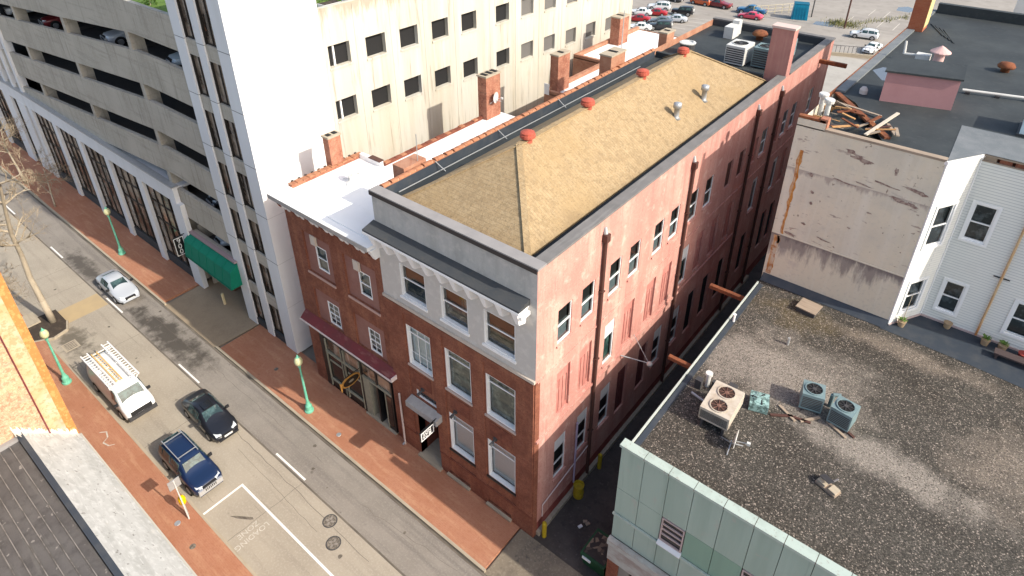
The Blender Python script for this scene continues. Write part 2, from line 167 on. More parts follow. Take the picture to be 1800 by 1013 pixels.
mark_white = M('road_paint', (0.78, 0.76, 0.72), [('noise', 5, 0.55, 0.75, (0.45, 0.41, 0.36), 0.6)], rough=0.7)
mark_faded = M('faded_road_paint', (0.56, 0.52, 0.46), [('noise', 8, 0.42, 0.62, (0.38, 0.335, 0.28), 0.8)], rough=0.8)
iron = M('cast_iron', (0.11, 0.095, 0.08), [('noise', 9, 0.45, 0.62, (0.26, 0.225, 0.185), 0.85)], rough=0.7)
awn_green = M('green_canvas', (0.0, 0.185, 0.115), [('noise', 0.8, 0.4, 0.7, (0.0, 0.15, 0.095), 0.6)], rough=0.8)
awn_red = M('maroon_metal', (0.17, 0.032, 0.036), [('noise', 1.4, 0.4, 0.66, (0.12, 0.035, 0.035), 0.7), ('noise', (1.2, 4, 4), 0.55, 0.68, (0.27, 0.12, 0.105), 0.55)], rough=0.7)
black_m = M('black_paint', (0.012, 0.012, 0.013), rough=0.4, spec=0.5)
gold = M('gilded_metal', (0.52, 0.27, 0.07), [('noise', 6, 0.4, 0.7, (0.3, 0.13, 0.03), 0.7)], rough=0.45, metal=0.3)
lamp_green = M('verdigris_paint', (0.12, 0.42, 0.29), [('noise', 4, 0.4, 0.7, (0.2, 0.5, 0.37), 0.7)], rough=0.6)
lamp_glass = M('lamp_globe', (0.5, 0.52, 0.30), [('noise', 4, 0.4, 0.7, (0.62, 0.56, 0.36), 0.6)], rough=0.35)
yellow_m = M('yellow_paint', (0.46, 0.33, 0.02), [('noise', 4, 0.48, 0.66, (0.3, 0.2, 0.03), 0.7)], rough=0.6)
yellow_sign = M('yellow_meter_cover', (0.80, 0.52, 0.0), rough=0.5)
hvac_tan = M('tan_hvac_casing', (0.46, 0.41, 0.345), [('noise', 1.8, 0.45, 0.66, (0.30, 0.22, 0.15), 0.6), ('noise', 6, 0.55, 0.68, (0.52, 0.48, 0.43), 0.5)], rough=0.6)
hvac_green = M('grey_green_casing', (0.165, 0.235, 0.25), [('noise', 2, 0.4, 0.66, (0.12, 0.175, 0.19), 0.6), ('noise', 6, 0.58, 0.7, (0.26, 0.31, 0.31), 0.5)], rough=0.55)
hvac_teal = M('faded_teal_casing', (0.26, 0.40, 0.385), [('noise', 5, 0.46, 0.56, (0.06, 0.10, 0.095), 0.85)], rough=0.6)
hvac_white = M('off_white_casing', (0.56, 0.56, 0.54), [('noise', 2, 0.45, 0.7, (0.46, 0.45, 0.43), 0.6)], rough=0.55)
dark_metal = M('dark_metal', (0.045, 0.045, 0.05), [('noise', 4, 0.4, 0.7, (0.08, 0.075, 0.07), 0.6)], rough=0.55)
fan_rust = M('rusty_fan_guard', (0.14, 0.065, 0.05), [('noise', 6, 0.45, 0.7, (0.3, 0.2, 0.15), 0.6)], rough=0.8)
bark = M('pale_bark', (0.40, 0.34, 0.26), [('noise', (4, 4, 1), 0.4, 0.7, (0.28, 0.235, 0.18), 0.7)], rough=0.9)
twig_m = M('straw_twig', (0.33, 0.27, 0.19), [('noise', 1, 0.4, 0.66, (0.24, 0.185, 0.13), 0.8)], rough=0.9)
soil = M('dark_soil', (0.05, 0.038, 0.03), [('noise', 3, 0.5, 0.7, (0.1, 0.075, 0.055), 0.7)], rough=0.95, bump=(14, 0.5))
turf = M('green_turf', (0.10, 0.17, 0.03), [('noise', 1.2, 0.4, 0.66, (0.06, 0.11, 0.02), 0.7)], rough=0.95, bump=(10, 0.5))
leaf_m = M('shrub_leaf', (0.07, 0.14, 0.025), [('noise', 2, 0.4, 0.7, (0.14, 0.22, 0.04), 0.8)], rough=0.7)
weeds = M('dry_weeds', (0.2, 0.19, 0.08), [('noise', 1.2, 0.4, 0.7, (0.14, 0.16, 0.04), 0.8)], rough=0.95)
water_m = M('puddle_water', (0.10, 0.11, 0.13), rough=0.06, spec=0.6)
teal_m = M('teal_container', (0.0, 0.20, 0.33), [('noise', 2, 0.4, 0.7, (0.0, 0.14, 0.25), 0.7)], rough=0.5)
dump_green = M('dark_green_steel', (0.012, 0.07, 0.03), [('noise', 3, 0.45, 0.7, (0.04, 0.1, 0.04), 0.6)], rough=0.6)
tyre_m = M('tyre_rubber', (0.018, 0.018, 0.018), rough=0.9)
rim_m = M('alloy_rim', (0.42, 0.43, 0.45), rough=0.35, metal=0.7)
carglass = M('car_glass', (0.02, 0.04, 0.045), [('noise', 2.0, 0.46, 0.62, (0.07, 0.13, 0.135), 0.8), ('noise', 5, 0.6, 0.7, (0.22, 0.25, 0.23), 0.5)], rough=0.05, spec=0.4)
headl = M('headlamp', (0.62, 0.66, 0.68), rough=0.15, spec=0.6)
taill = M('tail_lamp', (0.35, 0.01, 0.012), rough=0.25)
trim_m = M('black_trim', (0.022, 0.022, 0.024), rough=0.6)
chrome = M('bright_trim', (0.6, 0.61, 0.63), rough=0.3, metal=0.6)
plate_m = M('number_plate', (0.62, 0.62, 0.6), rough=0.6)
def paint(n, c, rough=0.3): return M('car_paint_'+n, c, rough=rough, spec=0.5, coat=0.4)
deco_blue = M('blue_patch', (0.25, 0.32, 0.4), rough=0.4)

# ------------------------------------------------------------------ mesh builder
class MB:
    def __init__(s): s.v = []; s.f = []
    def quad(s, a, b, c, d): n = len(s.v); s.v += [tuple(a), tuple(b), tuple(c), tuple(d)]; s.f.append((n, n+1, n+2, n+3)); return s
    def poly(s, pts): n = len(s.v); s.v += [tuple(p) for p in pts]; s.f.append(tuple(range(n, n+len(pts)))); return s
    def hexa(s, p):
        n = len(s.v); s.v += [tuple(q) for q in p]
        s.f += [tuple(n+i for i in q) for q in ((3, 2, 1, 0), (4, 5, 6, 7), (0, 1, 5, 4), (1, 2, 6, 5), (2, 3, 7, 6), (3, 0, 4, 7))]; return s
    def box(s, x0, x1, y0, y1, z0, z1):
        x0, x1 = min(x0, x1), max(x0, x1); y0, y1 = min(y0, y1), max(y0, y1); z0, z1 = min(z0, z1), max(z0, z1)
        return s.hexa([(x0, y0, z0), (x1, y0, z0), (x1, y1, z0), (x0, y1, z0), (x0, y0, z1), (x1, y0, z1), (x1, y1, z1), (x0, y1, z1)])
    def tube(s, a, b, r0, r1=None, n=8, cap=True):
        a, b = Vector(a), Vector(b); r1 = r0 if r1 is None else r1; d = (b-a)
        if d.length < 1e-6: return s
        d.normalize(); u = d.orthogonal().normalized(); w = d.cross(u); k = len(s.v)
        for c, r in ((a, r0), (b, r1)):
            for i in range(n): t = 2*math.pi*i/n; s.v.append(tuple(c+u*math.cos(t)*r+w*math.sin(t)*r))
        for i in range(n): j = (i+1) % n; s.f.append((k+i, k+j, k+n+j, k+n+i))
        if cap: s.f.append(tuple(k+n-1-i for i in range(n))); s.f.append(tuple(k+n+i for i in range(n)))
        return s
    def lathe(s, c, prof, n=14):
        k = len(s.v)
        for (r, z) in prof:
            for i in range(n): t = 2*math.pi*i/n; s.v.append((c[0]+r*math.cos(t), c[1]+r*math.sin(t), c[2]+z))
        for j in range(len(prof)-1):
            for i in range(n): i2 = (i+1) % n; s.f.append((k+j*n+i, k+j*n+i2, k+(j+1)*n+i2, k+(j+1)*n+i))
        s.f.append(tuple(k+n-1-i for i in range(n))); s.f.append(tuple(k+(len(prof)-1)*n+i for i in range(n))); return s
    def bar(s, a, b, w, h):
        a, b = Vector(a), Vector(b); d = (b-a).normalized(); u = d.cross(Vector((0, 0, 1)))
        if u.length < 1e-4: u = Vector((1, 0, 0))
        u.normalize(); t = u.cross(d).normalized(); u = u*w/2; t = t*h/2
        return s.hexa([a-u-t, a+u-t, a+u+t, a-u+t, b-u-t, b+u-t, b+u+t, b-u+t])
    def build(s, name, mat, parent=None, smooth=False, kind=None):
        me = bpy.data.meshes.new(name); me.from_pydata(s.v, [], s.f); me.materials.append(mat)
        if smooth:
            for p in me.polygons: p.use_smooth = True
        o = bpy.data.objects.new(name, me); COL.objects.link(o)
        if parent is not None:
            o.parent = parent
            if parent.type == 'EMPTY' and 'wl' in parent: o.matrix_parent_inverse = Matrix.Translation(-Vector(parent['wl']))
        if kind: o['kind'] = kind
        return o
def tag(o, label=None, cat=None, group=None, kind=None):
    if label: o['label'] = label
    if cat: o['category'] = cat
    if group: o['group'] = group
    if kind: o['kind'] = kind
    return o
def thing(name, label, cat, loc, group=None, world=True):
    """Empty at the base of a thing; with world=True its parts are modelled in world coordinates"""
    o = bpy.data.objects.new(name, None); COL.objects.link(o); o.location = loc; o.empty_display_size = 0.3
    if world: o['wl'] = tuple(loc)
    return tag(o, label, cat, group)
def dup(o, parent=None):
    c = o.copy(); COL.objects.link(c)
    if parent is not None: c.parent = parent; c.matrix_parent_inverse = o.matrix_parent_inverse.copy()
    for ch in list(o.children): dup(ch, c)
    return c
def structure(name, mb, mat, label=None, cat=None):
    o = mb.build(name, mat); o['kind'] = 'structure'
    return o
class Face:
    """a flat face in space: u along it, v up, n outward"""
    def __init__(s, O, U, N): s.O = Vector(O); s.U = Vector(U).normalized(); s.N = Vector(N).normalized(); s.V = Vector((0, 0, 1))
    def P(s, u, v, n=0): return s.O+s.U*u+s.V*v+s.N*n
    def box(s, mb, u0, u1, v0, v1, n0, n1):
        return mb.hexa([s.P(u0, v0, n1), s.P(u1, v0, n1), s.P(u1, v0, n0), s.P(u0, v0, n0), s.P(u0, v1, n1), s.P(u1, v1, n1), s.P(u1, v1, n0), s.P(u0, v1, n0)])
    def wall(s, mb, u0, u1, v0, v1, holes=(), depth=0.22):
        us = sorted({u0, u1, *[max(u0, min(u1, h[i])) for h in holes for i in (0, 1)]}); vs = sorted({v0, v1, *[max(v0, min(v1, h[i])) for h in holes for i in (2, 3)]})
        for a, b in zip(us, us[1:]):
            for c, d in zip(vs, vs[1:]):
                cu, cv = (a+b)/2, (c+d)/2
                if any(h[0] < cu < h[1] and h[2] < cv < h[3] for h in holes): continue
                mb.quad(s.P(a, c), s.P(b, c), s.P(b, d), s.P(a, d))
        for (a, b, c, d) in holes:
            for q in (((a, c), (b, c)), ((b, c), (b, d)), ((b, d), (a, d)), ((a, d), (a, c))):
                (p0, p1) = q; mb.quad(s.P(*p0), s.P(*p1), s.P(*p1, -depth), s.P(*p0, -depth))
        return mb
FY = lambda y: Face((0, y, 0), (1, 0, 0), (0, -1, 0))       # faces the street, u = x
FX = lambda x: Face((x, 0, 0), (0, 1, 0), (1, 0, 0))        # faces the sun, u = y
def window(F, par, u0, u1, v0, v1, rec=0.18, fw=0.09, fm=white, back=refl_blue, pane=pane_g, style='double', sill=True, panel=0.0, munt=0, back_d=0.32, split=0.5, sillm=None, top_back=None, fd=.09):
    """frame with panes, rails and sill set in an opening; panel = height of a solid white infill at its head"""
    n0, n1 = -rec, -rec+fd
    w = MB(); F.box(w, u0, u0+fw, v0, v1, n0, n1); F.box(w, u1-fw, u1, v0, v1, n0, n1); F.box(w, u0+fw, u1-fw, v0, v0+fw*1.2, n0, n1); F.box(w, u0+fw, u1-fw, v1-fw, v1, n0, n1)
    wo = w.build('window', fm, par)
    a, b, c, d = u0+fw, u1-fw, v0+fw*1.2, v1-fw
    if panel:
        p = MB(); F.box(p, a, b, d-panel, d, n0+0.02, n1-0.02); p.build('infill', panel_white, wo); d -= panel
    mid = c+(d-c)*split
    if style == 'double':
        r = MB(); F.box(r, a, b, mid-0.035, mid+0.035, n0+0.01, n0+0.085); r.build('sash_rail', fm, wo)
        parts = ((c, mid-0.04, n0+0.04), (mid+0.04, d, n0+0.06))
    else: parts = ((c, d, n0+0.04),)
    for (p0, p1, nn) in parts:
        g = MB(); g.quad(F.P(a, p0, nn), F.P(b, p0, nn), F.P(b, p1, nn), F.P(a, p1, nn)); g.build('pane', pane, wo)
    if munt:
        mu = MB()
        for k in range(1, munt): uu = a+(b-a)*k/munt; F.box(mu, uu-0.016, uu+0.016, c, d, n0+0.05, n0+0.075)
        for k in (1, 3): vv = c+(d-c)*k/4; F.box(mu, a, b, vv-0.016, vv+0.016, n0+0.052, n0+0.073)
        mu.build('glazing_bars', fm, wo)
    k = MB()
    if top_back:
        k.quad(F.P(u0, v0, -back_d), F.P(u1, v0, -back_d), F.P(u1, mid, -back_d), F.P(u0, mid, -back_d)); k.build('window_backing', back, wo)
        k = MB(); k.quad(F.P(u0, mid, -back_d), F.P(u1, mid, -back_d), F.P(u1, v1, -back_d), F.P(u0, v1, -back_d)); k.build('window_backing', top_back, wo)
    else:
        k.quad(F.P(u0, v0, -back_d), F.P(u1, v0, -back_d), F.P(u1, v1, -back_d), F.P(u0, v1, -back_d)); k.build('window_backing', back, wo)
    if sill:
        q = MB(); F.box(q, u0-0.08, u1+0.08, v0-0.12, v0-0.003, -rec+0.02, 0.08); q.build('sill', sillm or fm, wo)
    return wo
def text_mesh(name, txt, size, mat, parent, mtx, ext=0.004, spacing=1.0):
    cu = bpy.data.curves.new(name, 'FONT'); cu.body = txt; cu.size = size; cu.extrude = ext; cu.align_x = 'CENTER'; cu.align_y = 'CENTER'; cu.space_line = spacing
    t = bpy.data.objects.new('tmp_text', cu); COL.objects.link(t); dg = bpy.context.evaluated_depsgraph_get(); me = bpy.data.meshes.new_from_object(t.evaluated_get(dg)); me.name = name
    bpy.data.objects.remove(t); bpy.data.curves.remove(cu); me.transform(mtx); me.materials.clear(); me.materials.append(mat)
    o = bpy.data.objects.new(name, me); COL.objects.link(o)
    if parent is not None:
        o.parent = parent
        if parent.type == 'EMPTY' and 'wl' in parent: o.matrix_parent_inverse = Matrix.Translation(-Vector(parent['wl']))
    return o
def basis(X, Y, Z, O):
    m_ = Matrix((Vector(X), Vector(Y), Vector(Z))).transposed().to_4x4(); m_.translation = Vector(O); return m_

# ------------------------------------------------------------------ the setting
KF, KN, SEAM = -3.10, -10.66, -5.80          # far kerb, near kerb, seam between the lanes
def sheet(x0, x1, y0, y1, z): return MB().quad((x0, y0, z), (x1, y0, z), (x1, y1, z), (x0, y1, z))
structure('ground', sheet(-900, 900, -700, 1400, -0.06), ground_m)
structure('road_lane', sheet(-220, 120, SEAM, KF-0.16, 0.0), asph_far)
structure('road_lane', sheet(-220, 120, KN, SEAM-0.02, 0.0), asph_near)
structure('road_seam', sheet(-220, 120, SEAM-0.075, SEAM+0.035, 0.003), gutter_m)
structure('gutter', sheet(-220, 120, KF-0.16, KF, 0.0), gutter_m)
structure('sidewalk_far', MB().box(-220, -35.6, KF+0.16, 0.6, -0.05, 0.15).box(-27.0, -0.9, KF+0.16, 0.6, -0.05, 0.15).box(5.5, 120, KF+0.16, 0.3, -0.05, 0.15), pav_brick)
structure('kerb_far', MB().box(-220, -35.2, KF, KF+0.158, -0.05, 0.157).box(-27.4, -0.8, KF, KF+0.158, -0.05, 0.157).box(5.4, 120, KF, KF+0.158, -0.05, 0.157), kerb_m)
structure('driveway_apron', MB().hexa([(-35.19, KF, -0.05), (-27.41, KF, -0.05), (-27.02, 3.0, -0.05), (-35.58, 3.0, -0.05), (-35.19, KF, 0.03), (-27.41, KF, 0.03), (-27.02, 3.0, 0.145), (-35.58, 3.0, 0.145)]), apron_m)
structure('alley_apron', MB().hexa([(-0.79, KF, -0.05), (5.39, KF, -0.05), (5.39, -0.02, -0.05), (-0.79, -0.02, -0.05), (-0.79, KF, 0.03), (5.39, KF, 0.03), (5.39, -0.02, 0.13), (-0.79, -0.02, 0.13)]), M('dirty_apron', (.20, .165, .125), [('noise', .9, .4, .62, (.14, .115, .09), .8), ('fine', 8, .52, .66, (.28, .235, .18), .5), ('noise', 2.5, .58, .68, (.08, .07, .06), .7)], bump=(20, .3)))
structure('alley', MB().box(0.03, 4.58, -0.018, 95, -0.05, 0.04), alley_m)
structure('sidewalk_near', MB().box(-220, 120, -13.9, KN-0.16, -0.05, 0.15), pav_brick)
structure('kerb_near', MB().box(-220, 120, KN-0.158, KN, -0.05, 0.157), kerb_m)
structure('parking_lot', sheet(-80, 60, 82, 190, -0.02), lot_m)
structure('alley_court', sheet(-16, 8, 66, 97, -0.012), M('pale_court_concrete', (0.36, 0.34, 0.31), [('noise', 0.4, 0.4, 0.7, (0.3, 0.285, 0.26), 0.8), ('noise', 1.5, 0.55, 0.7, (0.25, 0.24, 0.22), 0.5)], bump=(8, 0.15)))
structure('concrete_strip', sheet(-41.2, -39.0, KN, SEAM-0.1, 0.004), yellow_conc)
structure('planting_bed', MB().poly([(-41.6, -11.4, 0.16), (-38.6, -11.4, 0.16), (-37.9, -10.3, 0.16), (-38.2, -9.3, 0.16), (-39.2, -8.9, 0.16), (-41.4, -8.9, 0.16)]), soil)
pb = MB(); pp = [(-38.55, -11.4), (-37.85, -10.3), (-38.15, -9.25), (-39.2, -8.85)]
for a, b in zip(pp, pp[1:]): pb.bar((*a, 0.09), (*b, 0.09), 0.12, 0.2)
structure('bed_edging', pb, kerb_m)
# paint on the road
for (x0, x1) in [(-75.8, -73.0), (-63.7, -60.8), (-51.68, -48.9), (-39.9, -37.0), (-27.98, -25.1), (-15.78, -12.8), (-3.6, -0.7), (8.6, 11.5)]:
    structure('lane_dash', sheet(x0, x1, -5.70, -5.58, 0.0075), mark_white)
structure('loading_zone_line', MB().quad((-15.51, -8.26, .0045), (30, -8.26, .0045), (30, -8.13, .0045), (-15.51, -8.13, .0045)).quad((-15.51, KN, .0045), (-15.38, KN, .0045), (-15.38, -8.262, .0045), (-15.51, -8.262, .0045)), mark_white)
for (t, x, y, sz) in (('LOADING', -12.12, -9.62, 0.46), ('ZONE', -12.62, -9.55, 0.46)):
    o = text_mesh('road_lettering', t, sz, mark_faded, None, basis((0, -1, 0), (1, 0, 0), (0, 0, 1), (x, y, 0.006)), 0.001); o['kind'] = 'structure'
rj = random.Random(17)
def crack(pts, w, z, m_=None):
    q_ = MB()
    for a, b in zip(pts, pts[1:]):
        d = Vector((b[0]-a[0], b[1]-a[1], 0)).normalized(); n_ = Vector((-d.y, d.x, 0))*w/2; A, C = Vector((*a, z)), Vector((*b, z)); q_.quad(A-n_, A+n_, C+n_, C-n_)
    return structure('road_crack', q_, m_ or gutter_m)
def wander(x0, y0, x1, y1, n, amp): return [(x0+(x1-x0)*i/n+(rj.gauss(0, amp) if 0 < i < n else 0), y0+(y1-y0)*i/n+(rj.gauss(0, amp) if 0 < i < n else 0)) for i in range(n+1)]
for k, x in enumerate((-47.2, -43.8, -33.6, -22.6, -12.9, -3.6)): crack(wander(x, KN, x+.15, SEAM-.1, 9, .02), .022, .0022)
crack(wander(-24, -6.25, -6, -6.5, 26, .04), .026, .0023); crack(wander(-18, -6.95, -9.5, -7.2, 14, .05), .018, .0024); crack(wander(-36, -4.3, -17, -4.2, 30, .04), .018, .0021); crack(wander(-9, -4.6, -2, -3.9, 12, .05), .018, .0021)
structure('tar_patch', MB().poly([(-14.2, -9.75, .003), (-13.9, -9.5, .003), (-13.1, -8.95, .003), (-12.95, -9.0, .003), (-13.05, -9.12, .003), (-13.7, -9.55, .003)]), gutter_m)
for k in range(16):
    x, y = rj.uniform(-45, 0), rj.choice((rj.uniform(-5.4, -3.5), rj.uniform(-10.2, -6.2))); r_ = rj.uniform(.05, .14); structure('oil_spot', MB().poly([(x+r_*rj.uniform(.6, 1.2)*math.cos(a*.785), y+r_*rj.uniform(.6, 1.2)*math.sin(a*.785), .0016) for a in range(8)]), gutter_m)
def manhole(x, y, r, label):
    t = thing('manhole_cover', label, 'manhole cover', (x, y, 0), 'manhole covers in the road')
    MB().lathe((x, y, 0), [(r, 0.001), (r, 0.009)], 24).build('rim', dark_metal, t)
    MB().lathe((x, y, 0), [(r*0.86, 0.002), (r*0.86, 0.015)], 24).build('lid', iron, t)
    h = MB()
    for k in range(4): a = k*1.57+.4; h.bar((x+.16*r*math.cos(a), y+.16*r*math.sin(a), .017), (x+.62*r*math.cos(a), y+.62*r*math.sin(a), .017), .14*r*2, .006)
    h.build('grip_slots', asph_far, t)
manhole(-9.51, -6.35, 0.42, 'round iron manhole cover beside the seam between the lanes')
manhole(-8.3, -7.04, 0.42, 'round iron manhole cover nearer the loading zone line')
t = thing('drain_grate', 'rectangular iron drain grate by the tree planting bed', 'drain', (-36.1, -9.8, 0))
g = MB().box(-36.7, -35.6, -10.3, -9.3, 0.001, 0.012); g.build('frame', kerb_m, t)
for k in range(5): MB().box(-36.55+k*.18, -36.47+k*.18, -10.15, -9.45, 0.013, 0.02).build('slat', iron, t)
for (x, y) in ((-15.95, -11.85), (-14.0, -12.0)):
    tag(MB().lathe((x, y, .15), [(.17, .001), (.16, .012)], 14).build('utility_cover', galv if x < -15 else iron), 'small round utility cover in brick sidewalk, '+('pale grey' if x < -15 else 'dark brown'), 'utility cover')
for k, (x, y) in enumerate([(-21.9, -1.55), (-13.8, -2.35)]):
    tag(MB().lathe((x, y, .15), [(.16, .001), (.15, .012)], 14).build('utility_cover', galv if k else iron), ('grey' if k else 'dark')+' round utility cover in the brick sidewalk '+('outside the storefront' if k else 'by the white tower'), 'utility cover')
st = MB(); pts = [(-25.9, -11.9), (-25.6, -11.6), (-25.1, -11.75), (-24.9, -12.1), (-24.4, -12.0), (-24.2, -11.7)]
for a, b in zip(pts, pts[1:]): st.quad((a[0], a[1]-.05, .154), (a[0], a[1]+.04, .154), (b[0], b[1]+.05, .154), (b[0], b[1]-.03, .154))
tag(st.build('spilled_paint', mark_faded), 'white squiggle of spilled paint on orange brick sidewalk', 'paint spill')

# ------------------------------------------------------------------ the long corner building
B = thing('corner_building', 'long three storey building with brick front, pink side and tan hipped roof', 'building', (-5.2, 20, 0))
F0, FS = FY(0.0), FX(0.0)
XL, XR, YB, ZT = -10.38, 0.0, 40.6, 18.25
cols = [(-8.85, -7.0), (-5.93, -4.12), (-3.1, -1.2)]
h2 = [(a, b, 7.65, 10.56) for a, b in cols]; h1 = [(a, b, 2.78, 5.8) for a, b in cols[1:]]; h3 = [(a, b, 12.5, 14.63) for a, b in cols]
door = (-8.62, -6.9, 0.16, 4.55); trans = (-8.6, -6.88, 5.2, 5.86)
bas = [(-6.3, -4.6, 0.35, 0.62), (-3.2, -1.5, 0.35, 0.62)]
fwl2 = MB(); F0.wall(fwl2, XL, XR, 0.0, 11.80, h2+h1+bas+[door, trans], 0.5); fwl2.build('brick_front_wall', brick_red, B)
sw = MB(); F0.wall(sw, XL, XR, 11.97, 16.2, h3, 0.45); sw.build('stucco_storey_wall', M('pale_stucco', (.50, .475, .445), [('streak', 1.2, .44, .64, (.49, .465, .435), .6), ('noise', 2.5, .5, .66, (.63, .60, .56), .5), ('noise', 6, .58, .7, (.46, .42, .39), .5)], bump=(14, .25)), B)
sw = MB(); F0.wall(sw, XL, XR, 16.2, ZT, (), 0.45); sw.build('stucco_parapet_wall', stucco, B)
lb = MB(); F0.box(lb, XL, XR-0.004, 11.80, 11.97, -0.1, 0.12); lb.build('string_course', M('pale_stone_band', (0.5, 0.44, 0.38), [('noise', 2, .4, .7, (.42, .36, .3), .6)]), B)
for a, b in cols:      # shallow brick pilaster strips between the bays and sunken spandrels
    s_ = MB(); F0.box(s_, a+.2, b-.2, 6.25, 7.25, -0.06, 0.03); s_.build('spandrel', brick_dark, B)
pl2 = MB(); F0.box(pl2, XL, door[0]-.05, 1.75, 1.87, -.1, .075); F0.box(pl2, door[1]+.05, XR-.003, 1.75, 1.87, -.1, .075); pl2.build('plinth_course', brick_dark, B)
for a, b in ((XL+.05, -8.95), (-6.85, -6.05), (-4.0, -3.2), (-1.1, -0.06)):
    q = MB(); F0.box(q, a, b, 1.9, 11.3, -0.05, 0.07); q.build('pilaster', brick_red, B)
dc = MB(); F0.box(dc, XL+.05, -.06, 11.3, 11.72, -0.05, 0.09); dc.build('brick_frieze', brick_red, B)
for (a, b, c, d) in bas:
    q = MB(); F0.box(q, a, b, c, d, -.2, -.14); q.build('basement_grille', dark_metal, B)
    q = MB(); F0.box(q, a-.05, b+.05, c-.12, c-.004, -.1, .16); q.build('basement_sill', kerb_m, B)
for i, (a, b, c, d) in enumerate(h3): window(F0, B, a, b, c, d, back=(M('dark_olive_room', (.05, .055, .045), [('noise', 2, .48, .6, (.16, .15, .11), .8)]), M('bluish_room', (.03, .05, .08), [('noise', 3, .5, .6, (.12, .14, .13), .9)]), M('dark_olive_room', (.05, .055, .045)))[i], top_back=room_brown, fw=0.05, split=0.52, rec=.26, back_d=.4, fd=.24)
for i, (a, b, c, d) in enumerate(h2): window(F0, B, a, b, c, d, back=(curtain, room, room)[i], fw=0.055, split=0.76, munt=(3 if i == 0 else 0), rec=.3, back_d=.38, fd=.28, sillm=M('sill_stone', (.45, .36, .32)))
for i, (a, b, c, d) in enumerate(h1): window(F0, B, a, b, c, d, back=curtain, fw=0.055, split=0.74, rec=.3, back_d=.38, fd=.28, sillm=black_m)
window(F0, B, *trans, back=dark_int, fw=.1, style='single', sill=False)
# recessed entrance under a grey canopy
en = MB(); d0, d1 = door[0], door[1]
en.quad((d0, 0, .16), (d0, 1.5, .16), (d0, 1.5, 4.55), (d0, 0, 4.55)); en.quad((d1, 1.5, .16), (d1, 0, .16), (d1, 0, 4.55), (d1, 1.5, 4.55)); en.quad((d0, 0, 4.55), (d0, 1.5, 4.55), (d1, 1.5, 4.55), (d1, 0, 4.55)); en.build('entrance_recess', brick_dark, B)
MB().box(d0-.1, d1+.1, -0.25, 1.5, 0.1, 0.27).build('doorstep', kerb_m, B)
dd = MB().box(d0+.02, d1-.02, 1.4, 1.47, .27, 4.53).build('door', black_m, B); MB().box(d0+.3, d1-.3, 1.37, 1.395, .8, 3.2).build('pane', win_dark, dd); MB().tube((d1-.2, 1.33, 1.2), (d1-.2, 1.33, 1.6), .02).build('handle', galv, dd)
MB().hexa([(-8.95, -.55, 4.62), (-6.45, -.55, 4.62), (-6.45, -.02, 4.62), (-8.95, -.02, 4.62), (-8.95, -.55, 5.02), (-6.45, -.55, 5.02), (-6.45, -.02, 5.14), (-8.95, -.02, 5.14)]).build('door_canopy', M('grey_stone_canopy', (.36, .35, .34), [('noise', 3, .4, .7, (.27, .26, .26), .7)]), B)
for x in (-5.35, -2.5, -7.9):
    w_ = MB().box(x-.1, x+.1, -.13, -.001, 6.12, 6.3).build('wall_lamp', dark_metal, B); MB().tube((x, -.13, 6.2), (x-.05, -.42, 6.02), .05, .1, 8).build('lamp_hood', dark_metal, w_)
# cornice: sloping dark roof slab on a white bed with brackets
cz = 16.28
cn = MB().hexa([(XL-.1, -.78, cz), (-.38, -.78, cz), (-.38, 0, cz), (XL-.1, 0, cz), (XL-.1, -.78, cz+.1), (-.38, -.78, cz+.1), (-.38, -.0, cz+.3), (XL-.1, -.0, cz+.3)]).build('cornice', slate_dark, B)
MB().box(XL-.12, -.36, -.80, -.60, cz-.13, cz-.003).build('cornice_gutter', white, cn)
MB().box(XL-.05, -.42, -.598, -.002, cz-.12, cz-.003).build('cornice_soffit', white, cn)
for k in range(11):
    x = XL+.45+k*.925
    MB().hexa([(x-.09, -.50, cz-.95), (x+.09, -.50, cz-.95), (x+.09, -.005, cz-1.15), (x-.09, -.005, cz-1.15), (x-.2, -.76, cz-.135), (x+.2, -.76, cz-.135), (x+.2, -.005, cz-.135), (x-.2, -.005, cz-.135)]).build('bracket', white, cn)
MB().box(-.58, -.34, -.62, -.01, cz-.5, cz-.31).build('bracket', white, cn)
# pink side
third = [1.66, 3.62, 6.12, 8.08, 10.72, 12.62, 15.12, 17.22, 26.4, 30.68, 32.6, 36.6]; third_b = [20.4, 22.4, 24.75, 28.95]
sec_w = [6.1, 15.05, 26.5, 30.7, 36.6]; sec_b = [1.75, 3.68, 8.05, 10.55, 12.5, 17.2, 19.4, 21.9, 32.6]
gr_w = [1.76, 3.86, 6.22, 12.5, 15.0]; gr_b = [8.1, 10.6, 17.3, 19.6, 22.2, 26.4, 30.7, 32.6]
H3 = [(y-.03, y+1.08, 12.98, 15.04) for y in third]; H3b = [(y, y+.98, 12.95, 14.9) for y in third_b]
H2 = [(y, y+1.0, 8.2, 11.04) for y in sec_w]; H2b = [(y, y+1.12, 8.05, 11.05) for y in sec_b]
H1 = [(y, y+1.05, 3.15, 6.15) for y in gr_w]; H1b = [(y, y+1.1, 2.6, 6.1) for y in gr_b]
ps = MB(); FS.wall(ps, 0.36, YB, 1.0, ZT, H3+H3b+H2+H2b+H1+H1b, .2); ps.build('pink_side_wall', pink, B)
qn = MB(); FS.wall(qn, 0.0, 0.36, 0.0, 11.8, (), .1); qn.build('brick_corner_return', brick_red, B)
qn = MB(); FS.wall(qn, 0.0, 0.36, 11.8, ZT, (), .1); qn.build('pink_corner_return', pink, B)
bp = MB(); FS.wall(bp, 0.36, YB, 0.0, 1.0, (), .1); bp.build('painted_plinth', pink_dark, B)
kb = MB(); FS.box(kb, 0.3, 30, 0.0, 0.32, -.1, .22); kb.build('base_kerb', kerb_m, B)
lg = MB(); FS.box(lg, 0.1, 24, 7.62, 7.76, -.05, .09); lg.build('ledge', pink, B)
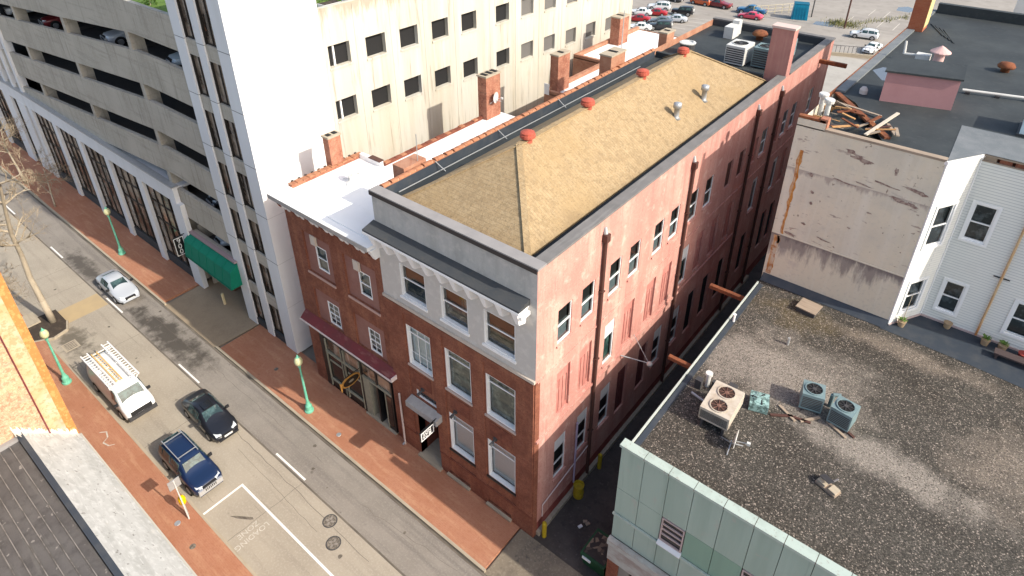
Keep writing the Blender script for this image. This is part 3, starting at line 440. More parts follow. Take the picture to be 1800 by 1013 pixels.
lg = MB(); FS.box(lg, 0.1, 39, 11.72, 11.82, -.05, .05); lg.build('ledge', pink, B)
for i, (a, b, c, d) in enumerate(H3): window(FS, B, a, b, c, d, rec=.14, fw=.05, pane=pane_g, back=refl_blue, top_back=dark_int, back_d=.24, sillm=pink)
for i, (a, b, c, d) in enumerate(H2): window(FS, B, a, b, c, d, rec=.14, fw=.07, panel=(.95 if i < 2 else .3), style='single', pane=pane_g, back=M('teal_room', (.03, .07, .065), [('noise', 2, .45, .65, (.12, .2, .18), .8)]), back_d=.24, sillm=pink)
for i, (a, b, c, d) in enumerate(H1): window(FS, B, a, b, c, d, rec=.14, fw=.07, panel=.85, pane=pane_g, back=M('green_room', (.022, .045, .04)), back_d=.24, sillm=pink)
def infill(F, par, a, b, c, d, m, slot=True):
    q = MB(); F.box(q, a, b, c, d, -.2, -.12); o = q.build('blind_opening', m, par)
    for k in range(3):
        q = MB(); w = (b-a)/3.6; F.box(q, a+.03+k*w, a+k*w+w-.03, c+.05, d-.7, -.119, -.09); q.build('board', m, o)
    if slot: q = MB(); F.box(q, b-.26, b-.13, c+.35, d-.75, -.119, -.1); q.build('slot', pipe_brown, o)
for h in H2b: infill(FS, B, *h, pink_panel)
for h in H3b: infill(FS, B, *h, pipe_brown if h[0] < 24 else pink_panel, False)
for h in H1b: infill(FS, B, *h, M('maroon_board', (.13, .035, .035), [('noise', 2, .4, .7, (.09, .03, .03), .6)]) if h[0] < 16 else dark_int, False)
for y in (5.18, 14.55, 24.2, 28.6):
    dpp = MB().tube((.13, y, 0.1), (.13, y, 17.0), .1, .1, 10).build('downpipe', pipe_brown, B)
    MB().box(.0, .28, y-.16, y+.16, 17.0, 17.42).build('hopper', pipe_brown, dpp); MB().tube((.1, y, 17.42), (.0, y+.05, 17.75), .11, .09, 8).build('outlet', galv, dpp)
    for z in (4, 9.5, 14): MB().box(.002, .25, y-.13, y+.13, z, z+.06).build('clip', pipe_brown, dpp)
# other walls, coping and flat roof
MB().quad((XL, YB, 0), (XL, 0, 0), (XL, 0, ZT), (XL, YB, ZT)).build('party_wall', brick_pier, B)
MB().quad((XR, YB, 0), (XL, YB, 0), (XL, YB, ZT), (XR, YB, ZT)).build('rear_wall', pink, B)
RZ = 17.72
MB().quad((XL, 0, RZ), (XR, 0, RZ), (XR, YB, RZ), (XL, YB, RZ)).build('flat_roof', black_roof, B)
ci = MB(); ci.box(XL, XR-.002, .002, .5, RZ-.1, ZT); ci.box(XR-.5, XR-.002, .5, YB-.5, RZ-.1, ZT); ci.box(XL+.002, XR-.002, YB-.5, YB-.002, RZ-.1, ZT); ci.build('parapet_upstand', slate_dark, B)
for nm, bx in (('coping', (XL-.1, XR+.06, -.06, .54)), ('coping', (XR-.54, XR+.06, .542, 28.89)), ('coping', (XR-.54, XR+.06, 29.76, YB+.06)), ('coping', (XL-.05, XR-.542, YB-.5, YB+.06))):
    c_ = MB().box(*bx, ZT, ZT+.12).build(nm, coping_g if bx[3] < 1 else M('side_coping', (.175, .165, .16), [('noise', 1.2, .4, .65, (.13, .125, .12), .7), ('noise', (5, .5, 1), .55, .68, (.24, .23, .22), .5)], rough=.75, bump=(9, .15)), B)
MB().box(XL-.11, XR+.0, -.075, -.002, ZT-.16, ZT+.06).build('coping_fascia', coping_dk, B)
MB().box(XL+.02, XL+.3, .56, 28.6, RZ-.1, ZT+.02).build('left_parapet', flash_m, B)
MB().box(XL+.302, -1.6, 28.75, 29.0, RZ, RZ+.45).build('roof_divider', black_roof, B)
lp = MB().box(XL-.06, XL+.28, .56, 28.6, ZT+.02, ZT+.06).build('parapet_cap', terracotta, B)
tm = None
for k in range(62):
    y = .6+k*.452
    q = MB(); n = 6
    for i in range(n):
        a0, a1 = math.pi*i/n, math.pi*(i+1)/n; f = lambda a, yy, r: (XL+.1+r*math.cos(a), yy, ZT+.06+r*.62*math.sin(a))
        q.quad(f(a0, 0, .19), f(a0, .5, .165), f(a1, .5, .165), f(a1, 0, .19))
    q.poly([(XL+.1+.19*math.cos(math.pi*i/n), 0, ZT+.06+.19*.62*math.sin(math.pi*i/n)) for i in range(n+1)])
    if tm is None: o = q.build('cap_tile', terracotta, lp); tm = o; o.location.y = y
    else: o = tm.copy(); COL.objects.link(o); o.location.y = y; o.location.x = random.uniform(-.02, .02); o.rotation_euler.z = random.uniform(-.02, .02)
MB().box(-1.5, -.001, 28.9, 29.75, RZ, 21.6).build('roof_chimney', M('dull_pink_stucco', (.42, .20, .175), [('noise', 1.2, .4, .65, (.36, .16, .145), .7), ('streak', 3, .5, .7, (.48, .26, .22), .5)], bump=(10, .3)), B)
MB().box(-1.58, .06, 28.82, 29.83, 21.6, 21.75).build('chimney_cap', M('pale_pink_cap', (.55, .42, .38)), B)
# hipped shingle roof
ex0, ex1, ey0, ey1, ez, rz_, ry0, ry1, rx = -9.25, -1.25, .95, 28.6, 17.86, 20.42, 5.3, 24.0, -5.22
hp = MB(); A_, B_, C_, D_ = (ex0, ey0, ez), (ex1, ey0, ez), (ex1, ey1, ez), (ex0, ey1, ez); P_, Q_ = (rx, ry0, rz_), (rx, ry1, rz_)
hp.poly([A_, B_, P_]); hp.quad(B_, C_, Q_, P_); hp.poly([C_, D_, Q_]); hp.quad(D_, A_, P_, Q_)
for a, b in ((A_, B_), (B_, C_), (C_, D_), (D_, A_)): hp.quad((a[0], a[1], ez-.14), (b[0], b[1], ez-.14), b, a)
roof = hp.build('hip_roof', shingle, B)
rc = MB(); rc.bar((rx, ry0, rz_+.01), (rx, ry1, rz_+.01), .34, .05)
for e, r_ in ((A_, P_), (B_, P_), (C_, Q_), (D_, Q_)): rc.bar(Vector(e)+Vector((0, 0, .02)), Vector(r_)+Vector((0, 0, .02)), .3, .045)
rc.build('ridge_cap', shingle, roof)
for y in (6.0, 11.4, 17.5, 23.0):
    MB().lathe((rx, y, rz_-.15), [(.24, 0), (.24, .3), (.40, .3), (.40, .44), (.36, .46), (.36, .56), (.22, .62), (.05, .66)], 14).build('ridge_vent', vent_red, roof)
for (x, y, h) in ((-2.45, 17.0, 1.05), (-2.4, 20.7, 1.1)):
    zz = ez+(rz_-ez)*(ex1-x)/(ex1-rx)
    MB().lathe((x, y, zz-.1), [(.28, 0), (.16, .12), (.16, h-.35), (.25, h-.33), (.25, h-.05), (.1, h)], 12).build('flue', galv, roof, True)
ln = MB(); ln.tube((XL+.42, 1.4, RZ+.03), (XL+.5, 26, RZ+.03), .03, n=6)
for y in (4.2, 9.4, 15.5): ln.tube((XL+.32, y, ZT+.1), (XL+.75, y+.3, RZ+.05), .025, n=6)
ln.build('conduit', galv, B)

# things on the flat roof behind the hip
def ac_unit(name, x, y, z, w, d, h, m, label, fan=1, rz=0.0, feet=.1, group=None, guard=dark_metal):
    t = thing(name, label, 'air conditioner', (x, y, z), group, world=False); t.rotation_euler.z = rz
    MB().box(-w/2, w/2, -d/2, d/2, feet, h).build('casing', m, t)
    for sx in (-1, 1): MB().box(sx*w*.36-.05, sx*w*.36+.05, -d/2-.03, d/2+.03, 0, feet).build('rail', dark_metal, t)
    for (a, b, c, e) in ((-w/2+.06, w/2-.06, -d/2-.012, -d/2-.002), ):
        gq = MB()
        for k in range(7): zz = feet+.12+k*(h-feet-.24)/7; gq.box(a, b, c, e, zz, zz+(h-feet-.24)/12)
        gq.build('louvre', dark_metal, t)
    gq = MB()
    for k in range(7): zz = feet+.12+k*(h-feet-.24)/7; gq.box(w/2+.002, w/2+.012, -d/2+.06, d/2-.06, zz, zz+(h-feet-.24)/12)
    gq.build('louvre', m, t)
    for k in range(fan):
        fx = 0; fy = 0 if fan == 1 else (-d*.24 if k == 0 else d*.24); r = min(w, d/fan)*.40
        MB().lathe((fx, fy, h), [(r, -.02), (r, .004)], 20).build('fan_opening', dark_int if fan == 1 else M('rusty_dark_fan', (.05, .028, .022)), t)
        fg = MB().lathe((fx, fy, h), [(r*.28, .006), (r*.24, .05)], 10)
        for j in range(4): a = j*math.pi/4+.3; fg.bar((fx-r*math.cos(a), fy-r*math.sin(a), h+.03), (fx+r*math.cos(a), fy+r*math.sin(a), h+.03), .025, .02)
        fg.build('fan_guard', guard, t)
        rg = MB()
        for j in range(20): a0, a1 = j*math.pi/10, (j+1)*math.pi/10; rg.bar((fx+r*math.cos(a0), fy+r*math.sin(a0), h+.025), (fx+r*math.cos(a1), fy+r*math.sin(a1), h+.025), .05, .05)
        rg.build('fan_ring', m, t)
    return t
ac_unit('condenser_unit', -4.5, 31.6, RZ, 1.5, 1.9, 1.5, hvac_white, 'off white condenser unit on black roof beside the hipped roof')
ac_unit('condenser_unit', -2.6, 31.9, RZ, 1.45, 1.5, 1.55, hvac_green, 'grey green condenser unit on black roof next to the pink chimney')
ac_unit('condenser_unit', -2.3, 35.2, RZ, 1.4, 1.4, 1.4, hvac_green, 'grey green condenser unit behind the pink chimney')
t = thing('roof_fan', 'large dark roof fan with white rim behind the last red vent', 'roof fan', (-8.6, 31.2, RZ))
MB().lathe((-8.6, 31.2, RZ), [(.58, 0), (.58, .75), (.55, .8)], 20).build('curb', dark_metal, t); MB().lathe((-8.6, 31.2, RZ), [(.62, .8), (.66, .9), (.46, .95), (.42, .86)], 20).build('rim', hvac_white, t)
t = thing('roof_exhaust', 'white double box exhaust unit on the far end of black roof', 'exhaust unit', (-7.6, 37.6, RZ))
MB().box(-8.0, -7.2, 36.9, 38.3, RZ+.02, RZ+1.0).build('casing', hvac_white, t); MB().box(-7.9, -7.3, 38.32, 39.0, RZ+.02, RZ+1.25).build('hood', hvac_white, t)
t = thing('roof_mushroom_vent', 'rust orange mushroom vent on the black roof of the long building', 'roof vent', (-5.4, 38.4, RZ))
MB().lathe((-5.4, 38.4, RZ), [(.3, 0), (.3, .35), (.62, .38), (.66, .5), (.5, .72), (.2, .82)], 16).build('hood', rust, t, True)
tag(MB().box(0.0, 2.05, 37.2, 37.5, 17.1, 17.4).build('steel_beam', rust), 'rusty steel beam stub jutting from the top of pink wall', 'steel beam')

# ------------------------------------------------------------------ red brick shop with white roof
G = thing('brick_shop', 'narrow red brick shop with white roof, red awning and black storefront', 'building', (-14.7, 8, 0))
FR = FY(0.05); SL, SR, SZ = -19.1, -10.40, 14.55
w3 = [(-16.72, -15.64, 10.48, 12.25), (-12.75, -11.72, 10.52, 12.25)]; w2 = [(-16.5, -15.36, 6.3, 8.1), (-12.6, -11.54, 6.3, 8.1)]
pan = [(-17.66, -15.02, 10.0, 13.0), (-13.85, -11.02, 10.0, 13.0), (-17.6, -15.0, 6.2, 8.75), (-13.7, -10.95, 6.2, 8.75)]
shop = (-18.0, -10.75, 0.15, 5.55)
rw = MB(); FR.wall(rw, SL, SR, 0, SZ, pan+[shop], .14); rw.build('front_wall', brick_red, G)
pm = M('mauve_brick', (.24, .105, .085), [('brick', (.21, .075, .006), 0, 1, (.30, .17, .14), .5), ('noise', .9, .4, .7, (.3, .16, .13), .7)], bump=(18, .25))
for p_, hw in zip(pan, w3+w2):
    FP = Face((0, .19, 0), (1, 0, 0), (0, -1, 0)); q = MB(); FP.wall(q, *p_, [hw], .16); q.build('recessed_panel', pm, G)
    window(FP, G, *hw, rec=.1, fw=.085, munt=(0 if hw in w3 else 2), back=M('grey_blind', (.30, .32, .33), [('noise', 2, .45, .7, (.14, .15, .2), .8)]), back_d=.2, sill=False)
for a, b in ((-17.7, -14.98), (-13.8, -10.98)):
    q = MB(); FR.box(q, a, b, 9.86, 9.998, -.13, .06); q.build('stone_sill', M('pinkish_stone', (.47, .31, .26)), G)
for x in (-16.67, -12.72):
    q = MB(); FR.box(q, x-.16, x+.3, 12.33, 13.0, -.1, .05); q.build('keystone', M('pale_stone', (.55, .48, .41)), G)
# bracketed cornice with ragged brick edge
k0 = MB().hexa([(SL-.15, -.72, 15.0), (SR+.02, -.72, 15.0), (SR+.02, .6, 15.0), (SL-.15, .6, 15.0), (SL-.15, -.72, 15.2), (SR+.02, -.72, 15.2), (SR+.02, .6, 15.2), (SL-.15, .6, 15.2)]).build('cornice', white, G)
MB().box(SL-.18, SR+.02, -.76, -.722, 14.96, 15.24).build('cornice_gutter', galv, k0)
MB().box(SL-.05, SR+.01, -.40, .049, 14.55, 14.998).build('cornice_bed', white, k0)
for k in range(20):
    x = SL+.12+k*.445; MB().hexa([(x, -.32, 14.3), (x+.2, -.32, 14.3), (x+.2, .048, 14.3), (x, .048, 14.3), (x-.04, -.62, 14.99), (x+.24, -.62, 14.99), (x+.24, .048, 14.99), (x-.04, .048, 14.99)]).build('bracket', white if k % 3 else brick_dark, k0)
MB().quad((SL, .05, 14.55), (SR, .05, 14.55), (SR, .05, 15.0), (SL, .05, 15.0)).build('frieze', brick_dark, G)
# storefront
sf = MB(); FSH = FY(.55)
MB().box(-18.0, -10.75, .56, .6, .15, 5.54).build('storefront_back', dark_int, G)
so_ = MB()
for x in (-17.6, -15.72, -13.84, -12.38, -10.98): so_.box(x-.07, x+.07, .02, .5, .15, 4.75)
so_.box(-17.6, -10.9, .02, .5, 4.6, 5.54); so_.box(-17.95, -17.5, .03, .5, .15, 5.54); so_.build('storefront_frame', black_m, G)
ol = M('olive_grey_trim', (.30, .29, .22), [('noise', 3, .4, .7, (.22, .21, .17), .6)])
tr = MB(); tr.box(-17.5, -13.9, .0, .1, 3.32, 3.5); tr.box(-13.75, -10.98, .0, .1, 3.4, 3.55); tr.box(-17.5, -13.9, .0, .1, .86, 1.0)
for a in (-17.45, -15.6): tr.box(a, a+.06, -.01, .09, .3, 4.55); tr.box(a+1.6, a+1.66, -.01, .09, .3, 4.55)
tr.build('storefront_trim', ol, G)
for a in (-17.5, -15.62):
    q = MB().box(a+.1, a+1.66, .12, .2, 1.02, 3.3).build('shop_window', win_dark, G); MB().box(a+.1, a+1.66, .1, .2, 3.52, 4.58).build('transom', bronze_refl_glass, q); MB().box(a+.15, a+1.6, .06, .12, .25, .84).build('bulkhead', black_m, q)
    MB().box(a+.2, a+1.55, .09, .118, 2.55, 2.7).build('glazing_bar', ol, q)
for a in (-13.76, -12.3): MB().box(a, a+1.28, .1, .18, 3.58, 4.58).build('transom', bronze_refl_glass, G)
MB().box(-13.72, -13.1, .0, .5, .25, 3.4).build('door_pillar', ol, G)
MB().box(-13.8, -10.9, -.1, .55, .12, .24).build('doorstep', kerb_m, G)
q = MB().box(-11.62, -11.02, .05, .1, .25, 3.35).build('open_door', black_m, G); MB().box(-11.55, -11.1, .03, .049, .6, 3.2).build('pane', win_dark, q); MB().box(-11.64, -11.58, .0, .048, .25, 3.35).build('stile', ol, q)
aw = MB().hexa([(-19.02, -.46, 5.60), (-10.15, -.46, 5.60), (-10.15, .04, 5.60), (-19.02, .04, 5.60), (-19.02, -.46, 5.76), (-10.15, -.46, 5.76), (-10.15, .04, 6.2), (-19.02, .04, 6.2)]).build('awning_roof', awn_red, G)
MB().box(-19.04, -10.13, -.5, -.462, 5.64, 5.77).build('awning_fascia', M('pink_white_trim', (.66, .58, .56)), aw); MB().box(-10.148, -10.08, -.5, .03, 5.66, 5.95).build('awning_end', M('pink_white_trim', (.66, .58, .56)), aw)
MB().tube((-9.95, -.16, .15), (-9.95, -.16, 4.6), .06, .06, 8).build('standpipe', M('pale_pipe', (.55, .47, .44)), G); MB().tube((-9.95, -.16, .35), (-9.95, -.36, .28), .06, .06, 8).build('standpipe_outlet', galv, G)
# walls and white roofs
RW = 15.08; JX, JY, EY = -16.95, 6.1, 17.4
gw = MB(); gw.quad((SL, JY, 0), (SL, .05, 0), (SL, .05, RW), (SL, JY, RW)); gw.quad((JX, JY, 0), (SL, JY, 0), (SL, JY, RW), (JX, JY, RW)); gw.quad((JX, EY, 0), (JX, JY, 0), (JX, JY, RW), (JX, EY, RW)); gw.quad((SR, EY, 0), (JX, EY, 0), (JX, EY, RW), (SR, EY, RW)); gw.build('side_walls', brick_pier, G)
MB().poly([(SL, .6, RW), (SR, .6, RW), (SR, EY, RW), (JX, EY, RW), (JX, JY, RW), (SL, JY, RW)]).build('white_roof', white_roof, G)
MB().box(SL-.05, SR-.01, -.1, .6, RW+.122, RW+.16).build('roof_edge', white_roof, G)
par = MB().box(SL-.02, SL+.22, .62, JY, RW+.002, RW+.2).build('parapet', brick_chim, G)
for k in range(13):
    q = MB().box(SL-.1, SL+.3, .66+k*.42, 1.04+k*.42, RW+.2, RW+.27+.02*(k % 2)).build('cap_tile', terracotta, par)
for k in range(11): MB().box(SL-.16, SL-.08, .9+k*.48, 1.05+k*.48, RW+.05, RW+.33).build('cap_hook', coping_dk, par)
p2 = MB().box(SL+.25, JX+.1, JY-.28, JY-.02, RW+.002, RW+.35).build('parapet', white_roof, G); MB().box(SL+1.2, JX+.12, JY-.34, JY+.04, RW+.352, RW+.42).build('cap', pipe_brown, p2)
p3 = MB().box(JX, JX+.22, JY, EY, RW+.002, RW+.16).build('parapet', brick_dark, G)
for k in range(24): MB().box(JX-.04+.05*random.random(), JX+.28, JY+.05+k*.465, JY+.48+k*.465, RW+.162, RW+.2+.05*random.random()).build('cap_tile', brick_dark if k % 3 else terracotta, p3)
def chimney(par, x0, x1, y0, y1, z0, z1, m=brick_chim, pots=2, cap=True):
    c_ = MB().box(x0, x1, y0, y1, z0, z1).build('chimney', m, par)
    if cap: MB().box(x0-.06, x1+.06, y0-.06, y1+.06, z1, z1+.12).build('chimney_cap', kerb_m, c_)
    for k in range(pots):
        yy = y0+(y1-y0)*(k+.5)/pots; MB().box(x0+.12, x1-.12, yy-.14, yy+.14, z1+(.121 if cap else .001), z1+.16).build('flue_mouth', dark_int, c_)
    return c_
chimney(G, SL-.38, SL+.18, 3.7, 4.62, RW-.5, 17.2)
chimney(G, JX-.2, JX+.6, 15.55, 17.1, RW-.2, 18.3, pots=3)
def dish(name, x, y, z, r, az, label, mast=.6, m=galv):
    t = thing(name, label, 'satellite dish', (x, y, z), world=False); t.rotation_euler.z = az
    MB().tube((0, 0, 0), (0, 0, mast), .03, .03, 8).build('mast', m, t)
    for a in (.5, 2.6, 4.7): MB().bar((0, 0, mast*.6), (.55*math.cos(a), .55*math.sin(a), .02), .04, .03).build('strut', m, t)
    d = MB(); n = 16; rings = [(0, 0), (.35, .02), (.7, .07), (1, .14)]
    base = len(d.v)
    for (rr, dz) in rings:
        for i in range(n): a = 2*math.pi*i/n; d.v.append((.1+dz*r*1.2, r*rr*math.cos(a), mast+r*.5+r*rr*math.sin(a)*1.1))
    for j in range(3):
        for i in range(n): i2 = (i+1) % n; d.f.append((j*n+i, j*n+i2, (j+1)*n+i2, (j+1)*n+i))
    d.build('reflector', hvac_white, t, True)
    MB().bar((.08, 0, mast+.05), (.75*r+.35, 0, mast+.2), .03, .03).build('feed_arm', m, t); MB().box(.75*r+.3, .75*r+.45, -.06, .06, mast+.16, mast+.28).build('receiver', hvac_white, t)
    return t
dish('satellite_dish', -16.9, 3.4, RW, .34, .6, 'grey satellite dish standing on the white roof of the brick shop', .4)
dish('satellite_dish', JX+.75, 16.2, 16.4, .38, .2, 'white satellite dish fixed to the tall brick chimney beside the garage wall', .15)
# stub stacks against the party wall of the long building
chimney(B, XL-.95, XL-.08, 2.3, 3.9, 15.1, 18.55, brick_pier, 0, False)
MB().tube((XL-.2, 3.4, 18.5), (XL-.15, 3.4, 20.1), .025, n=6).build('aerial', galv, B)
chimney(B, XL-1.05, XL-.08, 22.6, 24.6, 14.6, 19.2, brick_pier, 1)
chimney(B, XL-.8, XL-.08, 31.2, 32.5, 14.6, 18.9, brick_pier, 1)
# ------------------------------------------------------------------ rear annexes between garage and long building
def annex(label, x0, x1, y0, y1, z, chims):
    t = thing('rear_annex', label, 'building', ((x0+x1)/2, (y0+y1)/2, 0))
    MB().quad((x0, y1, 0), (x0, y0, 0), (x0, y0, z), (x0, y1, z)).quad((x0, y0, 0), (x1, y0, 0), (x1, y0, z), (x0, y0, z)).quad((x1, y1, 0), (x0, y1, 0), (x0, y1, z), (x1, y1, z)).build('walls', brick_pier, t)
    MB().quad((x0, y0, z-.1), (x1, y0, z-.1), (x1, y1, z-.1), (x0, y1, z-.1)).build('white_roof', white_roof, t)
    MB().box(x0, x0+.3, y0, y1, z-.09, z+.25).box(x0+.3, x1, y0, y0+.3, z-.09, z+.25).build('parapet', brick_pier, t)
    for c in chims: chimney(t, *c)
    return t
annex('small brick annex with white roof and one chimney behind the shop', -16.4, -10.42, 22.6, 31.0, 15.1, [(-16.35, -15.6, 23.3, 24.9, 14.9, 18.0, brick_chim, 1)])
MB().box(-16.37, -15.9, 22.55, 22.592, 15.0, 15.9).build('roof_hatch', white, bpy.data.objects['rear_annex'])
annex('low brick annex with broad white roof at far end of garage wall', -19.6, -10.42, 31.4, 43.0, 15.1, [(-19.2, -18.2, 37.0, 38.7, 14.9, 17.6, brick_chim, 1)])
MB().tube((-17.6, 36.6, 15), (-17.6, 36.6, 18.6), .05, .04, 6).build('aerial', galv, bpy.data.objects['rear_annex.001'])

# ------------------------------------------------------------------ parking garage
P = thing('parking_garage', 'tall concrete parking garage with white tower, open decks and arcade', 'parking garage', (-50, 20, 0))
YF = .4; GX0, GX1, TX = -110.0, -28.4, -22.0; GT = 23.9
def zo(x, z): return z-.085*max(0.0, -35.0-x)      # the decks ramp down to the left
levels = [21.65, 17.9, 14.25, 10.75, 7.0]
tops = [GT]+[l-1.28 for l in levels]
xs = [GX1, -35.0, -48.0, -60.2, -72.4, -84.6, GX0]
for i, l in enumerate(levels):
    for a, b in zip(xs, xs[1:]):
        zt0 = (GT if i == 0 else zo(a, levels[i-1]-1.28)); zt1 = (GT if i == 0 else zo(b, levels[i-1]-1.28)); zb0, zb1 = zo(a, l), zo(b, l)
        if i == 4 and a < -35: break
        MB().hexa([(b, YF, zb1), (a, YF, zb0), (a, YF+.3, zb0), (b, YF+.3, zb1), (b, YF, zt1), (a, YF, zt0), (a, YF+.3, zt0), (b, YF+.3, zt1)]).build('spandrel_panel', concrete, P)
for i, l in enumerate(levels):          # deck slabs
    q = MB(); zz = l-1.28-1.15
    for a, b in zip(xs, xs[1:]):
        q.hexa([(b, YF+.31, zo(b, zz)-.25), (a, YF+.31, zo(a, zz)-.25), (a, 45, zo(a, zz)-.25), (b, 45, zo(b, zz)-.25), (b, YF+.31, zo(b, zz)), (a, YF+.31, zo(a, zz)), (a, 45, zo(a, zz)), (b, 45, zo(b, zz))])
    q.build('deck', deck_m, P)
MB().box(GX0, -27.5, YF+.31, 45.5, 22.5, 22.75).build('roof_deck', concrete, P)
for x in (-36.3, -48.4, -60.6, -72.8):
    MB().box(x, x+.55, YF+.05, YF+1.0, 0.1, 22.4).build('column', concrete, P)
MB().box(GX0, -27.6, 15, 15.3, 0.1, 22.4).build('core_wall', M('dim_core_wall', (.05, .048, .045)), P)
MB().box(GX0, GX0+.4, YF, 45.5, 0, GT).box(GX0, -22.5, 45.2, 45.6, 0, GT).build('outer_walls', concrete, P)
# white tower
T0 = -28.4
MB().quad((TX, .32, .1), (TX, 6.45, .1), (TX, 6.45, 28.5), (TX, .32, 28.5)).build('tower_side', white_tower, P)
MB().box(T0+.3, TX-.05, 6.0, 6.44, .1, 28.5).box(T0+.1, TX-.03, 1.0, 6.4, 28.3, 28.5).build('tower_core', white_tower, P)
for (a, b) in ((-28.4, -27.2), (-25.75, -24.9), (-23.35, -22.003)):
    s_ = MB().box(a, b, .32, .95, .12, 28.5).build('tower_pier', white_pil, P)
    for z in (22.75, 19.1, 15.45, 11.8, 8.15): MB().box(a-.004, b+.002, .312, .9, z, z+.03).build('joint', dark_metal, s_)
for (a, b) in ((-27.2, -25.75), (-24.9, -23.35)):
    for z in (22.8, 19.12, 15.4, 11.75, 8.08, 4.4): MB().box(a, b, .42, .8, z-1.0, z).build('tower_spandrel', concrete, P)
    for z0_, z1_ in ((22.8, 27.5), (19.12, 21.8), (15.4, 18.12), (11.75, 14.4), (8.08, 10.75), (4.4, 7.08), (.75, 3.4)):
        w_ = MB().box(a, b, .60, .63, z0_, z1_).build('tower_window', bronze_refl_glass, P)
        MB().box((a+b)/2-.04, (a+b)/2+.04, .54, .598, z0_, z1_).box(a, a+.07, .45, .598, z0_, z1_).build('mullion', mullion, w_)
        MB().box(a+.07, b, .54, .597, z0_, z0_+.09).build('transom', mullion, w_)
    MB().box(a, b, .4, .8, .1, .75).build('tower_base', slate_dark, P)
for z in (4.4, 8.15, 11.8, 15.45, 19.1, 22.75): MB().box(TX-.05, TX+.006, .33, 6.44, z, z+.025).build('panel_joint', M('joint_grey', (.5, .5, .49)), P)
# side wall with windows (faces the sun)
wy = [c_-.86 for c_ in (7.65, 10.7, 13.75, 16.9, 20.1, 24.2, 27.55, 30.9, 34.4, 37.9, 41.5)]
SH = []
for i, y in enumerate(wy):
    for zb in (20.2-.045*(y-7), 16.45-.05*(y-7)): SH.append((y, y+1.72, zb, zb+1.45))
FG = FX(TX); cw = MB(); FG.wall(cw, 6.45, 46.0, 0, 24.0, SH, .36); cw.build('cream_side_wall', cream, P)
for k, y in enumerate([6.6]+[y-.66 for y in wy[1:]]+[43.4, 45.4]):
    MB().box(TX, TX+.022, y-.14, y+.14, 9, 23.99).build('wall_rib', cream, P)
for i, (a, b, c, d) in enumerate(SH):
    wdo = MB(); wdo.quad((TX-.35, a, c), (TX-.35, b, c), (TX-.35, b, d), (TX-.35, a, d)); o = wdo.build('window_opening', dark_int, P)
    q = MB(); FG.box(q, a-.05, b+.08, c-.14, c-.004, -.1, .07); q.build('sill', cream, o)
    if a < 8: q = MB(); FG.box(q, a+.5, a+.62, c, d, -.34, -.22); q.build('white_post', white, o)
    elif a > 26:
        q = MB(); FG.box(q, a+.02, b-.02, c+.05, d-.05, -.3, -.26); q.build('louvre', M('grey_louvre', (.13, .125, .12)), o)
MB().box(TX-.3, TX-.001, 6.47, 46, 23.99, 24.12).build('side_parapet', cream, P)
# rooftop garden
MB().box(-60, -22.6, .8, 30, 22.78, 22.85).build('roof_turf', turf, P)
# arcade
bm = MB().box(GX0, -35.1, .02, .38, 8.22, 9.6).box(GX0, -35.1, .385, 1.4, 9.35, 9.56).build('arcade_beam', white_pil, P)
MB().box(GX0, -35.05, -.06, .5, 9.6, 9.68).build('beam_coping', galv, P)
for (a, b) in ((-36.1, -34.6), (-41.9, -40.95), (-48.1, -47.2), (-54.1, -53.2), (-59.9, -59.0), (-66.4, -65.3), (-69.6, -67.2), (-73.9, -71.6), (-80.3, -79.2)):
    MB().box(a, b, .0, .39, .12, 8.22).build('arcade_pier', white_pil, P)
for (a, b) in ((-40.95, -36.1), (-47.2, -41.9), (-53.2, -48.1), (-59.0, -54.1), (-65.3, -59.9), (-71.6, -69.6), (-79.2, -73.9)):
    w_ = MB().box(a, b, .34, .38, 1.1, 8.2).build('arcade_window', bronze_refl_glass, P)
    n = max(2, round((b-a)/1.3)); mu = MB()
    for k in range(n+1): x = a+(b-a)*k/n; mu.box(x-.06, x+.06, .26, .338, 1.1, 8.2)
    for z in (1.1, 4.6, 6.4): mu.box(a, b, .28, .337, z, z+.1)
    mu.build('mullion', mullion, w_)
    MB().box(a, b, .2, .4, .1, 1.1).build('arcade_base', slate_dark, P)
for x in (-66.9, -69.4, -72.0, -74.6): MB().box(x-.45, x+.25, .2, .9, 9.6, 26).build('tower_pier', white_pil, P)
for x in (-68.1, -70.7, -73.3): MB().box(x-.95, x+.95, .7, .74, 9.6, 26).build('tower_window', bronze_refl_glass, P)
# entrance under the green awning
MB().box(-34.6, -28.4, 5.5, 5.8, .1, 6.0).build('entrance_back', dark_int, P)
[MB().box(a, a+.2, .9, 6, .1, 6).build('entrance_side', concrete, P) for a in (-28.4, -34.8)]
MB().box(-34.6, -28.4, YF, YF+.35, 5.2, 5.72).build('entrance_lintel', concrete, P)
a_ = MB().hexa([(-34.75, -.62, 3.75), (-28.0, -.62, 3.6), (-28.0, .38, 3.6), (-34.75, .38, 3.75), (-34.75, -.38, 5.2), (-28.0, -.38, 5.05), (-28.0, .38, 5.62), (-34.75, .38, 5.7)]).build('green_awning', awn_green, P)
MB().box(-34.8, -27.95, .1, .39, 5.66, 5.82).build('awning_head', M('mauve_band', (.33, .25, .26)), P)
for x in (-33.6, -32.6): MB().box(x-.28, x+.28, 1.4, 2.6, .1, 1.35).build('ticket_machine', M('brown_cabinet', (.2, .1, .06)), P)
MB().box(-30.2, -28.45, 1.2, 4.5, .1, 2.6).build('ticket_booth', M('grey_booth', (.2, .19, .21)), P)
for k in range(1, 6): x = -34.75+k*1.125; MB().bar((x, -.63, 3.76-.02*k), (x, -.39, 5.19-.02*k), .04, .03).build('awning_seam', awn_green, a_); MB().bar((x, -.39, 5.2-.02*k), (x, .36, 5.7-.012*k), .04, .03).build('awning_seam', awn_green, a_)
